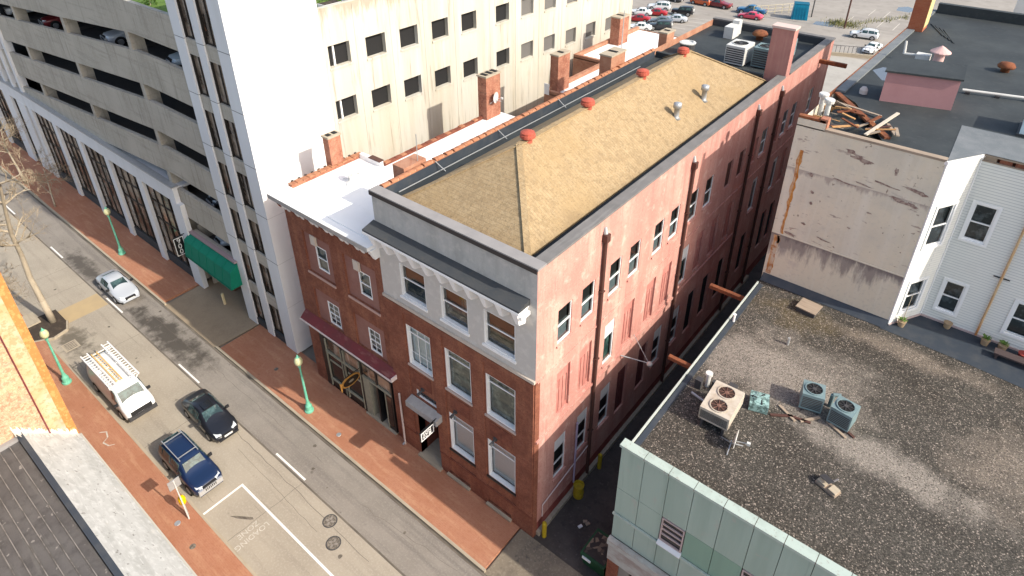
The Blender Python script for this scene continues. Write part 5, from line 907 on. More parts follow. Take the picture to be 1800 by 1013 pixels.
for k, (x, y, r, w) in enumerate(pots):
    t = thing('plant_pot', ('round tan pot with tall bare stem by the bay corner', 'tan pot with nothing growing in it under the first window', 'mustard pot with pale rosette plant by the rusty downpipe', 'dark olive pot with leafy plant right of the rosette plant', 'dark red pot at the far right of the terrace')[k], 'plant pot', (x, y, GZ+.02))
    MB().lathe((x, y, GZ+.02), [(r*.75, 0), (r, .3), (r*1.08, .34), (r*.95, .345)], 14).build('pot', M('red_pot', (.3, .05, .04)) if w == 'red' else M('tan_pot', (.33, .24, .15)), t)
    MB().lathe((x, y, GZ+.3), [(r*.9, .045), (r*.9, .05)], 14).build('soil', soil, t)
    if w == 'bushy': MB().tube((x, y, GZ+.3), (x+.02, y+.1, GZ+2.1), .02, .012, 6).build('stem', bark, t)
    if w in ('green', 'bushy'):
        q = MB()
        for j in range(22): a = random.random()*6.3; rr_ = random.uniform(.05, r); q.quad((x, y, GZ+.36), (x+rr_*math.cos(a)-.05, y+rr_*math.sin(a), GZ+.5), (x+1.5*rr_*math.cos(a), y+1.5*rr_*math.sin(a), GZ+.42+random.random()*.15), (x+rr_*math.cos(a)+.05, y+rr_*math.sin(a)+.05, GZ+.5))
        q.build('leaves', leaf_m, t)
t = thing('terrace_bench', 'low dark bench against the siding house on the terrace', 'bench', (17.2, 17.3, GZ)); MB().box(16.2, 18.4, 17.0, 17.5, GZ+.3, GZ+.38).build('seat', M('mauve_board', (.07, .05, .05)), t)
for x in (16.3, 18.2): MB().box(x, x+.1, 17.05, 17.45, GZ+.02, GZ+.3).build('leg', M('mauve_board', (.07, .05, .05)), t)

# ------------------------------------------------------------------ buildings on the near side of the street
O = thing('orange_brick_building', 'tall orange brick building with ochre corner strip beside the near sidewalk', 'building', (-26, -20, 0))
OX, OY = -20.1, -13.55
FO = Face((OX, 0, 0), (0, 1, 0), (1, 0, 0))
MB().quad((OX, -45, 0), (OX, OY-1.05, 0), (OX, OY-1.05, 19), (OX, -45, 19)).build('side_wall', brick_orange, O)
MB().quad((OX+.004, OY-1.05, 0), (OX+.004, OY-.38, 0), (OX+.004, OY-.38, 19), (OX+.004, OY-1.05, 19)).build('ochre_strip', ochre, O)
MB().quad((OX+.004, OY-.38, 0), (OX+.004, OY, 0), (OX+.004, OY, 19), (OX+.004, OY-.38, 19)).build('corner_strip', orange_paint, O)
MB().tube((OX+.05, OY-1.07, 6), (OX+.05, OY-1.07, 18.6), .035, .035, 6).build('conduit', awn_red, O)
MB().quad((-34, OY, 0), (OX, OY, 0), (OX, OY, 19), (-34, OY, 19)).quad((OX, OY, 0), (-34, OY, 0), (-34, OY, 19), (OX, OY, 19)).build('front_wall', brick_red, O)
MB().quad((-34, -45, 18.6), (OX, -45, 18.6), (OX, OY, 18.6), (-34, OY, 18.6)).build('flat_roof', black_roof, O)
MB().box(-34, OX-.55, OY-.4, OY+.62, 18.3, 18.62).build('front_cornice', M('terracotta_cornice', (.34, .13, .075), [('noise', 1, .4, .7, (.27, .1, .06), .6)]), O)
MB().box(-34, OX-.5, OY-.2, OY+.5, 18.0, 18.298).build('cornice_bed', M('mauve_grey_band', (.25, .2, .2)), O)
LB = thing('low_metal_roof_building', 'low building with dark seamed metal roof and sloping whitewashed front strip', 'building', (-5, -20, 0))
MB().hexa([(OX+.02, -15.6, 7.7), (25, -15.6, 7.7), (25, OY, 5.7), (OX+.02, OY, 5.7), (OX+.02, -15.6, 8.0), (25, -15.6, 8.0), (25, OY, 6.0), (OX+.02, OY, 6.0)]).build('sloping_strip', coated, LB)
MB().box(OX+.02, 25, OY+.005, OY+.09, 5.75, 5.97).build('strip_gutter', M('pale_gutter', (.4, .38, .33)), LB)
MB().quad((25, OY-.02, 0), (OX, OY-.02, 0), (OX, OY-.02, 5.75), (25, OY-.02, 5.75)).build('front_wall', brick_dark, LB)
q = MB(); n = 46; random.seed(5)
for i in range(n): # ragged torn flashing along the brick wall
    y0, y1 = OY-.05-i*.05, OY-.05-(i+1)*.05; z0 = 5.98+(OY-y0)*.976; z1 = 5.98+(OY-y1)*.976; w0 = random.uniform(.12, .5)
    q.quad((OX+.02, y0, z0+.04), (OX+.02+w0, y0, z0+.035), (OX+.02+w0*.9, y1, z1+.035), (OX+.02, y1, z1+.04)); q.quad((OX+.012, y0, z0), (OX+.012, y1, z1), (OX+.012, y1, z1+random.uniform(.1, .42)), (OX+.012, y0, z0+random.uniform(.1, .42)))
q.build('torn_flashing', plaster, LB)
MB().box(OX+.02, 25, -15.85, -15.6, 7.6, 8.04).build('roof_kerb', flash_m, LB)
for k in range(26):      # metal sheets running along the street, each with its seam
    y1 = -15.86-k*.42; y0 = y1-.42; z1 = 7.78-.02*k; z0 = z1-.02
    sh = MB().hexa([(OX+.25, y0, z0-.05), (25, y0, z0-.05), (25, y1, z1-.05), (OX+.25, y1, z1-.05), (OX+.25, y0+.01, z0), (25, y0+.01, z0), (25, y1-.01, z1), (OX+.25, y1-.01, z1)]).build('roof_sheet', metal_roof, LB)
    MB().box(OX+.25, 25, y0-.018, y0+.018, z0-.02, z0+.055).build('seam', M('pale_seam', (.2, .185, .175), [('noise', (1.5, 1, 1), .45, .62, (.07, .065, .06), .9)], rough=.5), sh)
MB().box(OX+.02, OX+.25, -45, -15.6, 7.0, 7.95).build('wall_kerb', coping_g, LB)
MB().box(OX+.3, 25, -27, -26.8, 0, 7.2).box(24.8, 25, -27, OY-.1, 0, 5.6).build('other_walls', brick_dark, LB)

# ------------------------------------------------------------------ street furniture
def street_lamp(x, y, label):
    t = thing('street_lamp', label, 'street lamp', (x, y, .15), 'green street lamps', world=False)
    MB().lathe((0, 0, 0), [(.30, 0), (.30, .12), (.24, .16), (.22, .5), (.15, .62), (.12, .8)], 16).build('base', lamp_green, t)
    MB().lathe((0, 0, .8), [(.095, 0), (.06, 3.1), (.1, 3.15), (.1, 3.25), (.14, 3.32)], 14).build('pole', lamp_green, t)
    MB().lathe((0, 0, 4.12), [(.12, 0), (.24, .16), (.27, .34), (.22, .54), (.12, .66)], 16).build('globe', lamp_glass, t, True)
    MB().lathe((0, 0, 4.78), [(.13, 0), (.06, .09), (.03, .2)], 12).build('finial', lamp_green, t)
    return t
street_lamp(-45.16, -2.04, 'green street lamp on brick sidewalk outside the garage arcade')
street_lamp(-16.9, -2.34, 'green street lamp on brick sidewalk outside the brick shop')
street_lamp(-32.2, -11.47, 'green street lamp on the near sidewalk behind the white van')
t = thing('parking_sign_post', 'grey square sign on a white post by the dark blue car', 'sign post', (-15.7, -11.3, .15))
MB().tube((-15.7, -11.3, .15), (-15.85, -11.3, 3.3), .045, .035, 8).build('post', hvac_white, t); MB().box(-15.9, -15.86, -11.62, -10.98, 2.72, 3.36).build('plate', galv, t)
t = thing('parking_meter', 'parking meter under a bright yellow hood on grey post', 'parking meter', (-15.95, -11.22, .15))
MB().tube((-15.95, -11.22, .15), (-15.98, -11.22, 1.25), .05, .05, 8).build('post', galv, t); MB().lathe((-15.98, -11.22, 1.2), [(.12, 0), (.19, .08), (.2, .4), (.14, .56), (.04, .6)], 12).build('hood', yellow_sign, t, True)
for k, (x, y) in enumerate(((-36.0, -12.35), (-37.5, -12.25))):
    t = thing('news_box', 'dark blue newspaper box '+('nearer the street lamp' if k == 0 else 'farther from the street lamp')+' by the planting bed', 'newspaper box', (x, y, .15))
    MB().box(x-.28, x+.28, y-.25, y+.25, .25, 1.15).build('case', M('navy_paint', (.02, .025, .07)), t); MB().box(x-.22, x+.22, y+.25, y+.262, .6, 1.05).build('window', win_dark, t); MB().box(x-.05, x+.05, y-.05, y+.05, .15, .25).build('foot', dark_metal, t)
t = thing('concrete_slab', 'grey concrete slab lying beside the bare tree at the bed edge', 'slab', (-41.2, -10.9, .16)); MB().box(-42.3, -40.6, -11.4, -10.2, .161, .28).build('slab', kerb_m, t)
tag(MB().lathe((-31.5, .05, .07), [(.11, 0), (.11, 1.05), (.06, 1.1)], 12).build('bollard', M('cream_bollard', (.62, .52, .32))), 'cream bollard in front of garage entrance', 'bollard')
for k, (x, y) in enumerate(((.42, .5), (.42, 6.1))):
    tag(MB().lathe((x, y, .04), [(.13, 0), (.13, 1.15), (.07, 1.22)], 12).build('bollard', yellow_m), 'yellow bollard '+('at the street corner of pink wall' if k == 0 else 'along the pink wall, deeper in the alley'), 'bollard')
t = thing('grease_drum', 'yellow drum with open top beside pink alley wall', 'drum', (.48, 3.75, .04)); MB().lathe((.48, 3.75, .04), [(.3, 0), (.3, .3), (.32, .31), (.32, .35), (.3, .36), (.3, .95), (.32, .97), (.28, .98), (.27, .8)], 16).build('body', yellow_m, t); MB().lathe((.48, 3.75, .82), [(.27, 0), (.27, .01)], 16).build('contents', dark_int, t)
w_ = MB().tube((.07, .75, 1.2), (.07, .75, 2.15), .03, n=6).tube((.07, .75, 2.15), (.07, 5.1, 2.72), .035, n=6).build('conduit', M('pale_pink_pipe', (.6, .5, .48)), B)
MB().tube((.1, 3.75, .9), (.1, 3.75, 5.9), .06, .06, 8).build('standpipe', M('lilac_pipe', (.35, .3, .42)), B)
al = MB().tube((.0, 8.1, 7.5), (1.45, 8.9, 7.15), .035, .03, 8).tube((.0, 9.6, 8.0), (1.45, 8.9, 7.18), .02, .02, 6).build('wall_light_arm', galv, B); MB().lathe((1.5, 8.92, 6.98), [(.05, 0), (.16, .06), (.18, .16), (.08, .26)], 12).build('globe', hvac_white, al, True)
t = thing('dumpster', 'dark green dumpster full of rubbish in the alley mouth', 'dumpster', (3.6, 1.15, .04))
MB().hexa([(2.95, .55, .16), (4.25, .55, .16), (4.25, 1.75, .16), (2.95, 1.75, .16), (2.85, .3, 1.3), (4.3, .3, 1.3), (4.3, 1.95, 1.3), (2.85, 1.95, 1.3)]).build('bin', dump_green, t); MB().box(2.95, 4.2, .45, 1.85, 1.301, 1.33).build('rubbish', M('mixed_rubbish', (.05, .04, .035), [('vor', 5, .5, .9, (.3, .22, .15), .8)]), t); MB().hexa([(2.9, 1.97, .35), (4.25, 1.97, .35), (4.25, 2.03, .35), (2.9, 2.03, .35), (2.85, 1.97, 1.3), (4.3, 1.97, 1.3), (4.3, 2.03, 1.3), (2.85, 2.03, 1.3)]).build('lid', dump_green, t); MB().box(3.0, 3.5, .28, .36, 1.0, 1.16).build('sticker', white, t)
for x, y in ((3.0, .7), (4.1, .7), (3.0, 1.6), (4.1, 1.6)): MB().lathe((x, y, .04), [(.07, 0), (.07, .12)], 8).build('caster', tyre_m, t)
rb = random.Random(4)
for k in range(7):
    x, y = rb.uniform(1.2, 4.2), rb.uniform(1.5, 12); o = MB().box(-.12, .12, -.08, .08, 0, .07).build('litter', white if k % 2 else wood); o.location = (x, y, .042); o.rotation_euler.z = rb.random()*3
    tag(o, ('pale' if k % 2 else 'brown')+' scrap of litter lying in the dark alley', 'litter', 'litter in the alley')

# ------------------------------------------------------------------ vehicles
def loft(st, name, mat, parent):
    """st rows: x, z_bottom, z_belt, z_top, half width low, belt, top"""
    q = MB(); rings = []
    for (x, zl, zb, zt, wl, wb, wt) in st:
        zm = zl+(zb-zl)*.45
        h = [(wl*.9, zl), (wl, zl+.06), (wb*1.0, zm), (wb*.985, zb-.02), (wb*.95, zb+.01), (wt, zt-.03), (wt*.86, zt), (0, zt+.025)]
        ring = [(x, y, z) for (y, z) in h]+[(x, -y, z) for (y, z) in h[-2::-1]]; rings.append(ring)
    n = len(rings[0])
    for r in rings: q.v += r
    for j in range(len(rings)-1):
        for i in range(n-1): q.f.append((j*n+i, j*n+i+1, (j+1)*n+i+1, (j+1)*n+i))
        q.f.append((j*n+n-1, j*n, (j+1)*n, (j+1)*n+n-1))
    q.f.append(tuple(range(n-1, -1, -1))); q.f.append(tuple((len(rings)-1)*n+i for i in range(n)))
    o = q.build(name, mat, parent, True)
    mod = o.modifiers.new('bevel', 'SUBSURF'); mod.levels = 1; mod.render_levels = 1
    return o, rings
def patch(q, p00, p10, p11, p01, ins, off, cen):
    L = lambda a, b, t: Vector(a)+(Vector(b)-Vector(a))*t
    def at_(u, v): return L(L(p00, p10, u), L(p01, p11, u), v)
    pts = [at_(ins[0], ins[2]), at_(ins[1], ins[2]), at_(ins[1], ins[3]), at_(ins[0], ins[3])]
    nrm = (pts[1]-pts[0]).cross(pts[3]-pts[0]).normalized(); mid = sum(pts, Vector())/4
    if nrm.dot(mid-Vector(cen)) < 0: nrm = -nrm; pts = pts[::-1]
    a = [p+nrm*off for p in pts]; b = [p-nrm*.02 for p in pts]
    q.hexa([b[0], b[1], b[2], b[3], a[0], a[1], a[2], a[3]])
CAR = {
 'sedan': dict(st=[(2.36, .34, .50, .56, .55, .62, .5), (2.22, .24, .60, .66, .78, .80, .66), (1.55, .2, .70, .80, .86, .90, .74), (.92, .2, .80, .90, .88, .91, .72), (.22, .2, .84, 1.36, .88, .91, .60), (-.45, .2, .86, 1.44, .88, .91, .60), (-1.05, .2, .88, 1.36, .88, .91, .58), (-1.68, .2, .90, 1.02, .88, .90, .64), (-2.2, .26, .84, .96, .80, .84, .64), (-2.38, .36, .66, .74, .66, .70, .56)], ws=(3, 4), rw=(6, 7), side=[(4, 5), (5, 6)], wheels=(1.42, -1.40), wr=.33, tw=.80, hl=(2.24, .62, .60), L=2.37),
 'suv': dict(st=[(2.28, .38, .66, .72, .62, .68, .56), (2.16, .28, .84, .92, .84, .86, .74), (1.5, .26, .92, 1.0, .88, .91, .78), (.98, .26, .98, 1.06, .89, .92, .76), (.45, .26, 1.02, 1.62, .89, .92, .64), (-.5, .26, 1.04, 1.72, .89, .92, .66), (-1.5, .26, 1.06, 1.70, .89, .92, .66), (-2.02, .28, 1.06, 1.60, .88, .90, .64), (-2.24, .32, 1.0, 1.08, .84, .87, .70), (-2.3, .42, .8, .86, .7, .74, .6)], ws=(3, 4), rw=(7, 8), side=[(4, 5), (5, 6), (6, 7)], wheels=(1.38, -1.36), wr=.37, tw=.82, hl=(2.2, .82, .64), L=2.3),
 'jeep': dict(st=[(2.05, .5, .95, 1.05, .62, .66, .58), (1.95, .42, 1.0, 1.1, .70, .74, .64), (1.0, .42, 1.05, 1.16, .78, .82, .70), (.72, .4, 1.08, 1.2, .80, .84, .72), (.50, .4, 1.1, 1.72, .80, .84, .68), (-.6, .4, 1.12, 1.82, .80, .84, .70), (-1.7, .4, 1.12, 1.80, .80, .84, .70), (-1.95, .42, 1.1, 1.74, .80, .83, .68), (-2.0, .46, 1.05, 1.5, .78, .8, .66)], ws=(3, 4), rw=(6, 7), side=[(4, 5), (5, 6)], wheels=(1.2, -1.25), wr=.42, tw=.86, hl=(1.98, .95, .5), L=2.05),
 'pickup': dict(st=[(2.75, .42, .78, .84, .66, .72, .6), (2.6, .32, .92, 1.0, .88, .90, .78), (1.7, .3, .98, 1.08, .92, .95, .82), (1.15, .3, 1.02, 1.1, .92, .95, .80), (.6, .3, 1.05, 1.7, .92, .95, .68), (-.1, .3, 1.06, 1.78, .92, .95, .68), (-.7, .3, 1.06, 1.68, .92, .95, .66), (-.92, .3, 1.06, 1.08, .92, .95, .84), (-2.6, .32, 1.04, 1.08, .92, .95, .84), (-2.8, .42, .9, .96, .86, .9, .8)], ws=(3, 4), rw=(6, 7), side=[(4, 5), (5, 6)], wheels=(1.75, -1.7), wr=.39, tw=.86, hl=(2.62, .9, .68), L=2.8),
 'van': dict(st=[(2.98, .45, .86, .95, .72, .78, .68), (2.86, .34, 1.0, 1.10, .92, .94, .84), (2.6, .32, 1.06, 1.18, .96, .98, .86), (2.25, .32, 1.14, 1.28, .97, .99, .88), (1.68, .32, 1.2, 2.02, .97, .99, .80), (1.1, .32, 1.22, 2.12, .97, .99, .80), (-1.4, .32, 1.22, 2.14, .97, .99, .78), (-2.7, .34, 1.22, 2.12, .97, .99, .78), (-2.95, .4, 1.2, 2.02, .95, .97, .76), (-3.0, .5, 1.1, 1.9, .9, .92, .72)], ws=(3, 4), rw=(8, 9), side=[(4, 5)], wheels=(1.95, -1.85), wr=.38, tw=.9, hl=(2.9, .95, .72), L=3.02)}
PROTO = {}
def car(kind, label, pos, heading, pm, group=None, extras=True, name=None):
    """heading in degrees: 0 faces +x. The first of a kind is modelled, later ones are copies with their own paint"""
    nm = name or {'sedan': 'parked_car', 'suv': 'parked_suv', 'jeep': 'parked_jeep', 'pickup': 'parked_pickup', 'van': 'work_van'}[kind]
    if kind in PROTO:
        r = dup(PROTO[kind]); r.name = nm
        for o in r.children_recursive:
            if o.name.split('.')[0] in ('body', 'mirror_shell'):
                o.material_slots[0].link = 'OBJECT'; o.material_slots[0].material = pm
            if o.name.split('.')[0] == 'body' : pass
    else:
        c = CAR[kind]; r = thing(nm, label, 'car', (0, 0, 0), world=False); PROTO[kind] = r
        body, R_ = loft(c['st'], 'body', pm, r); body.material_slots[0].link = 'OBJECT'; body.material_slots[0].material = pm
        cen = (0, 0, 1.0); i, j = c['ws']
        q = MB(); patch(q, R_[i][6], R_[i][8], R_[j][8], R_[j][6], (.02, .98, .12, .92), .03, cen); q.build('windscreen', carglass, r)
        i, j = c['rw']; q = MB(); patch(q, R_[i][6], R_[i][8], R_[j][8], R_[j][6], (.06, .94, .12, .85), .03, cen); q.build('rear_window', carglass, r)
        for (i, j) in c['side']+[(c['ws'])]:
            for a, b in ((4, 5), (10, 9)):
                ins = (.1, .96, .1, .88) if (i, j) != c['ws'] else (.55, .97, .12, .42)
                q = MB(); patch(q, R_[i][a], R_[j][a], R_[j][b], R_[i][b], ins, .022, (R_[i][0][0], 0, 1.0)); q.build('side_window', carglass, r)
        for wx in c['wheels']:
            for s_ in (-1, 1):
                wr, tw = c['wr'], c['tw']; q = MB(); y0, y1 = s_*(tw-.12), s_*(tw+.115)
                q.tube((wx, y0, wr), (wx, y1, wr), wr, wr, 20); wl = q.build('wheel', tyre_m, r)
                q = MB().tube((wx, y1, wr), (wx, y1+s_*.012, wr), wr*.64, wr*.6, 14); q.build('rim', rim_m, wl)
                q = MB(); n = 12
                for k in range(n):
                    a0, a1 = math.pi*k/n, math.pi*(k+1)/n; rr_ = wr*1.17; yy = s_*(tw+.098)
                    q.quad((wx+rr_*math.cos(a0), yy, wr+rr_*math.sin(a0)), (wx+rr_*math.cos(a1), yy, wr+rr_*math.sin(a1)), (wx+wr*.98*math.cos(a1), yy, wr+wr*.98*math.sin(a1)), (wx+wr*.98*math.cos(a0), yy, wr+wr*.98*math.sin(a0)))
                q.build('wheel_arch', trim_m, r)
        hx, hz, hy = c['hl']
        for s_ in (-1, 1):
            MB().hexa([(hx-.3, s_*(hy*.9-.19), hz-.08), (hx+.08, s_*(hy*.9-.19), hz-.08), (hx-.03, s_*(hy*.9+.15), hz-.08), (hx-.42, s_*(hy*.9+.15), hz-.08), (hx-.3, s_*(hy*.9-.19), hz+.06), (hx+.0, s_*(hy*.9-.19), hz+.05), (hx-.14, s_*(hy*.9+.15), hz+.08), (hx-.42, s_*(hy*.9+.15), hz+.1)]).build('headlight', headl, r)
            MB().box(-c['L']+.06, -c['L']+.22, s_*hy*.92-.12, s_*hy*.92+.12, hz+.02, hz+.16).build('tail_light', taill, r)
            m_i = c['ws'][0]; mx_, mw = R_[m_i][4][0]-.3, c['st'][m_i][5]-.09; mz = c['st'][m_i][2]+.12
            mo = MB().hexa([(mx_-.06, s_*(mw+.02), mz-.05), (mx_+.08, s_*(mw+.02), mz-.05), (mx_+.06, s_*(mw+.26), mz-.05), (mx_-.06, s_*(mw+.26), mz-.05), (mx_-.06, s_*(mw+.02), mz+.12), (mx_+.08, s_*(mw+.02), mz+.12), (mx_+.05, s_*(mw+.26), mz+.12), (mx_-.06, s_*(mw+.26), mz+.12)]).build('mirror', trim_m, r)
        L = c['L']; fw_ = c['st'][1][4]
        MB().box(L-.12, L+.02, -fw_*.5, fw_*.5, hz-.14, hz+.04).build('grille', trim_m, r)
        MB().box(L-.25, L+.05, -fw_*.82, fw_*.82, c['st'][0][1]-.02, c['st'][0][1]+.14).build('front_bumper', trim_m if kind in ('van', 'jeep') else pm, r)
        MB().box(-L-.05, -L+.2, -fw_*.82, fw_*.82, c['st'][-1][1]-.04, c['st'][-1][1]+.14).build('rear_bumper', trim_m, r)
        MB().box(-L-.062, -L-.05, -.2, .2, c['st'][-1][1]+.0, c['st'][-1][1]+.12).build('number_plate', plate_m, r)
    r.location = (pos[0], pos[1], pos[2] if len(pos) > 2 else 0.0); r.rotation_euler = (0, 0, R(heading))
    tag(r, label, 'van' if kind == 'van' else ('pickup' if kind == 'pickup' else 'car'), group)
    if not group and 'group' in r: del r['group']
    return r
def bumper_paint(r, pm):
    for o in r.children:
        if o.name.startswith('front_bumper'): o.material_slots[0].link = 'OBJECT'; o.material_slots[0].material = pm
pk = {n: paint(n, c) for n, c in dict(silver=(.42, .45, .50), black=(.012, .013, .018), blue=(.006, .019, .062), white=(.74, .75, .76), red=(.33, .015, .02), dkred=(.17, .015, .02), grey=(.10, .11, .13), teal=(.05, .22, .30), orange=(.55, .10, .03), ltblue=(.45, .53, .58), dkgrey=(.035, .04, .05), truck=(.012, .10, .22), pink=(.55, .05, .10)).items()}
v = car('van', 'white work van with loaded ladder rack parked at near kerb', (-27.95, -9.46), 0, pk['white'])
MB().box(2.8, 3.03, -.66, .66, .72, .98).build('grille_panel', trim_m, v); MB().box(2.75, 3.1, -.9, .9, .42, .66).build('bumper_bar', dark_metal, v)
t = thing('ladder_rack', 'white ladder rack with ladders on the white work van roof', 'ladder rack', (-28.2, -9.46, 2.14), world=False)
for y in (-.92, .92):
    MB().bar((-2.6, y, .2), (1.75, y, .2), .06, .06).build('side_rail', white, t)
    for x in (-2.5, -1.1, .3, 1.6): MB().bar((x, y, .2), (x, y*.82, -.08), .05, .05).build('leg', white, t)
for x in (-2.4, -.4, 1.6): MB().bar((x, -.92, .235), (x, .92, .235), .05, .04).build('cross_bar', white, t)
def ladder(y0, y1, x0, x1, z, m, label):
    a = thing('ladder', label, 'ladder', (-28.2+(x0+x1)/2, -9.46+(y0+y1)/2, 2.14+z), world=False); hl = (x1-x0)/2; hw = (y1-y0)/2
    for y in (-hw, hw): MB().box(-hl, hl, y-.04, y+.04, -.04, .05).build('stile', m, a)
    n = int((x1-x0)/.3)
    for k in range(n): xx = -hl+.2+k*.3; MB().tube((xx, -hw, 0), (xx, hw, 0), .022, .022, 6).build('rung', m, a)
fg = M('orange_fibreglass', (.60, .38, .14), [('noise', 2, .4, .7, (.66, .5, .3), .6)])
ladder(-.9, -.5, -2.75, 1.7, .32, white, 'white ladder on sidewalk side of the van rack'); ladder(-.36, -.02, -2.4, 1.5, .32, fg, 'orange ladder between the white ladder and bare roof of van'); ladder(.5, .9, -2.9, 1.85, .32, white, 'white ladder on street side of the van rack')
s1 = car('sedan', 'silver sedan driving past the garage entrance', (-40.0, -4.55), 0, pk['silver'], name='silver_sedan')
s2 = car('sedan', 'black sedan driving beside the dark blue car', (-21.35, -6.82), -1.5, pk['black'], name='black_sedan'); bumper_paint(s2, pk['black'])
s3 = car('suv', 'dark blue sport utility vehicle parked at near kerb by the yellow meter', (-18.6, -9.55), 0, pk['blue'], name='blue_suv')
rk = MB()
for y in (-.55, .55): rk.bar((-1.9, y, 1.76), (.35, y, 1.76), .05, .05)
for x in (-1.6, .1): rk.bar((x, -.55, 1.78), (x, .55, 1.78), .05, .03)
o = rk.build('roof_rack', galv, s3)
MB().box(2.24, 2.36, -.72, .72, .42, .78).build('chrome_front', chrome, s3)
for k in range(7): MB().box(2.35, 2.375, -.33+k*.1, -.28+k*.1, .58, .76).build('grille_slot', trim_m, s3)
MB().box(-.35, .35, -.3, .3, 1.47, 1.485).build('sunroof', win_dark, s2)
MB().box(2.37, 2.42, -.27, .27, .5, .62).build('number_plate', plate_m, s2)
MB().box(2.36, 2.41, -.27, .27, .42, .54).build('number_plate', plate_m, s1)
# cars on the garage decks
dz = lambda x, i: zo(x, levels[i]-1.28-1.15)
for (kd, x, y, i, pm, lb) in [('suv', -56.5, 3.6, 0, 'dkred', 'dark red car parked nose out on the top garage deck'), ('suv', -42.5, 3.5, 0, 'silver', 'silver car parked on top garage deck between two columns'), ('sedan', -31.8, 3.5, 0, 'ltblue', 'pale blue car on the top garage deck beside the tower'), ('jeep', -67.5, 3.6, 0, 'white', 'white car on the top garage deck at its far end'), ('sedan', -31.5, 3.5, 3, 'dkgrey', 'dark grey car on the lower deck beside the tower'), ('sedan', -31.8, 3.4, 4, 'ltblue', 'pale car on the lowest deck above the green awning'), ('suv', -30.0, 4.0, 4, 'red', 'red car on the lowest deck beside the tower')]:
    r_ = car(kd, lb, (x, y+(.9 if 'red car on the lowest' in lb else 0), dz(x, i)+.02+(.3 if i >= 3 else .35)), 262, pk[pm])
    r_.rotation_euler.y = 0
    pf = MB().box(x-1.6, x+1.6, YF+.5, y+3.5, dz(x, i)-.1, r_.location.z).build('wheel_stop_slab', deck_m, P)
# cars in the lot behind
lot = [('suv', -48.1, 104.6, 200, 'white', 'white car in the back row of the parking lot'), ('sedan', -46.7, 100.4, 200, 'red', 'red car between white cars in the back row of the lot'), ('sedan', -49.2, 99.0, 200, 'white', 'white car with dark glass by the garage end in the lot'), ('sedan', -47.2, 94.6, 200, 'red', 'red car half hidden by the garage end in the lot'), ('sedan', -41.6, 98.6, 205, 'silver', 'silver sedan between dark cars in the parking lot'), ('sedan', -43.0, 95.6, 205, 'grey', 'dark grey sedan behind the black jeep in the lot'), ('jeep', -41.2, 92.0, 205, 'dkgrey', 'black jeep nearest the white annex roof in the lot'), ('sedan', -44.2, 89.6, 205, 'white', 'white sedan by the annex roof in the lot'), ('jeep', -42.6, 103.8, 195, 'black', 'black jeep standing alone across the lot lane'), ('suv', -43.2, 113.6, 175, 'orange', 'orange car at the far side of the parking lot'), ('pickup', -39.6, 113.8, 178, 'dkred', 'dark red pickup beside the orange car'), ('pickup', -32.4, 113.2, 190, 'truck', 'blue pickup behind the red sports car'), ('sedan', -31.2, 109.6, 185, 'pink', 'bright red sports car in front of the blue pickup'), ('sedan', -49.4, 113.0, 170, 'dkgrey', 'dark car at far edge of the lot left of the orange car'), ('sedan', -53.5, 114.5, 170, 'black', 'black car at the far corner of the lot'), ('suv', -10.7, 109.6, 188, 'white', 'white sport utility vehicle side on by the utility pole'), ('sedan', -7.7, 102.6, 262, 'white', 'white car facing the low wall behind the buildings'), ('sedan', -60, 106, 200, 'silver', 'silver car beyond the garage end'), ('suv', -58, 100, 200, 'dkgrey', 'dark car beyond the garage end')]
for (kd, x, y, hd, pm, lb) in lot: car(kd, lb, (x, y, -.02), hd, pk[pm], 'cars in the parking lot')
for (x, y) in ((-41.2+1.75, 92.0+.85), (-42.6+1.95, 103.8+.5)):
    tag(MB().tube((x, y, 1.0), (x+.25, y+.1, 1.0), .38, .38, 16).build('spare_wheel', hvac_white), 'pale covered spare wheel on the back of a '+('black jeep near the annex roof' if y < 95 else 'black jeep standing across the lot'), 'spare wheel')

# ------------------------------------------------------------------ behind: lot details
for k in range(9):
    (structure('parking_line', sheet(-16+k*2.7, -15.88+k*2.7, 118, 123.5, -.012), mark_faded))
    if k < 6: structure('parking_line', sheet(-14+k*2.7, -13.88+k*2.7, 126, 131.5, -.012), mark_faded)
for k in range(6): structure('parking_line', MB().quad((-46+k*1.1, 88+k*2.9, -.012), (-40+k*1.1, 89.5+k*2.9, -.012), (-40+k*1.1, 89.65+k*2.9, -.012), (-46+k*1.1, 88.15+k*2.9, -.012)), mark_faded)
tag(MB().poly([(-20.5, 113.0, -.014), (-17.2, 113.2, -.014), (-16.8, 115.5, -.014), (-18.5, 116.6, -.014), (-20.6, 115.4, -.014)]).build('puddle', water_m), 'pale puddle by the utility pole behind the long building', 'puddle')
tag(MB().poly([(-10.6, 133.5, -.014), (-8.2, 133.2, -.014), (-7.4, 136.5, -.014), (-9.4, 138.2, -.014), (-10.8, 136.5, -.014)]).build('puddle', water_m), 'blue reflecting puddle in the far parking rows', 'puddle')
t = thing('utility_pole', 'thin brown utility pole by the white sport utility vehicle', 'utility pole', (-15.06, 113.8, 0)); MB().tube((-15.06, 113.8, -.02), (-15.06, 113.8, 14), .16, .12, 8).build('pole', pipe_brown, t); MB().bar((-16.3, 113.8, 13.2), (-13.8, 113.8, 13.2), .12, .12).build('cross_arm', pipe_brown, t)
t = thing('utility_pole', 'short dark pole by the teal container', 'utility pole', (-22.3, 118.0, 0)); MB().tube((-22.3, 118, -.02), (-22.3, 118, 5.2), .12, .1, 8).build('pole', dark_metal, t); MB().lathe((-22.3, 118, 5.2), [(.14, 0), (.1, .1)], 8).build('cap', dark_metal, t)
t = thing('storage_container', 'teal storage container beyond the flat roof', 'container', (-23.8, 115.3, 0), world=False); t.rotation_euler.z = .35
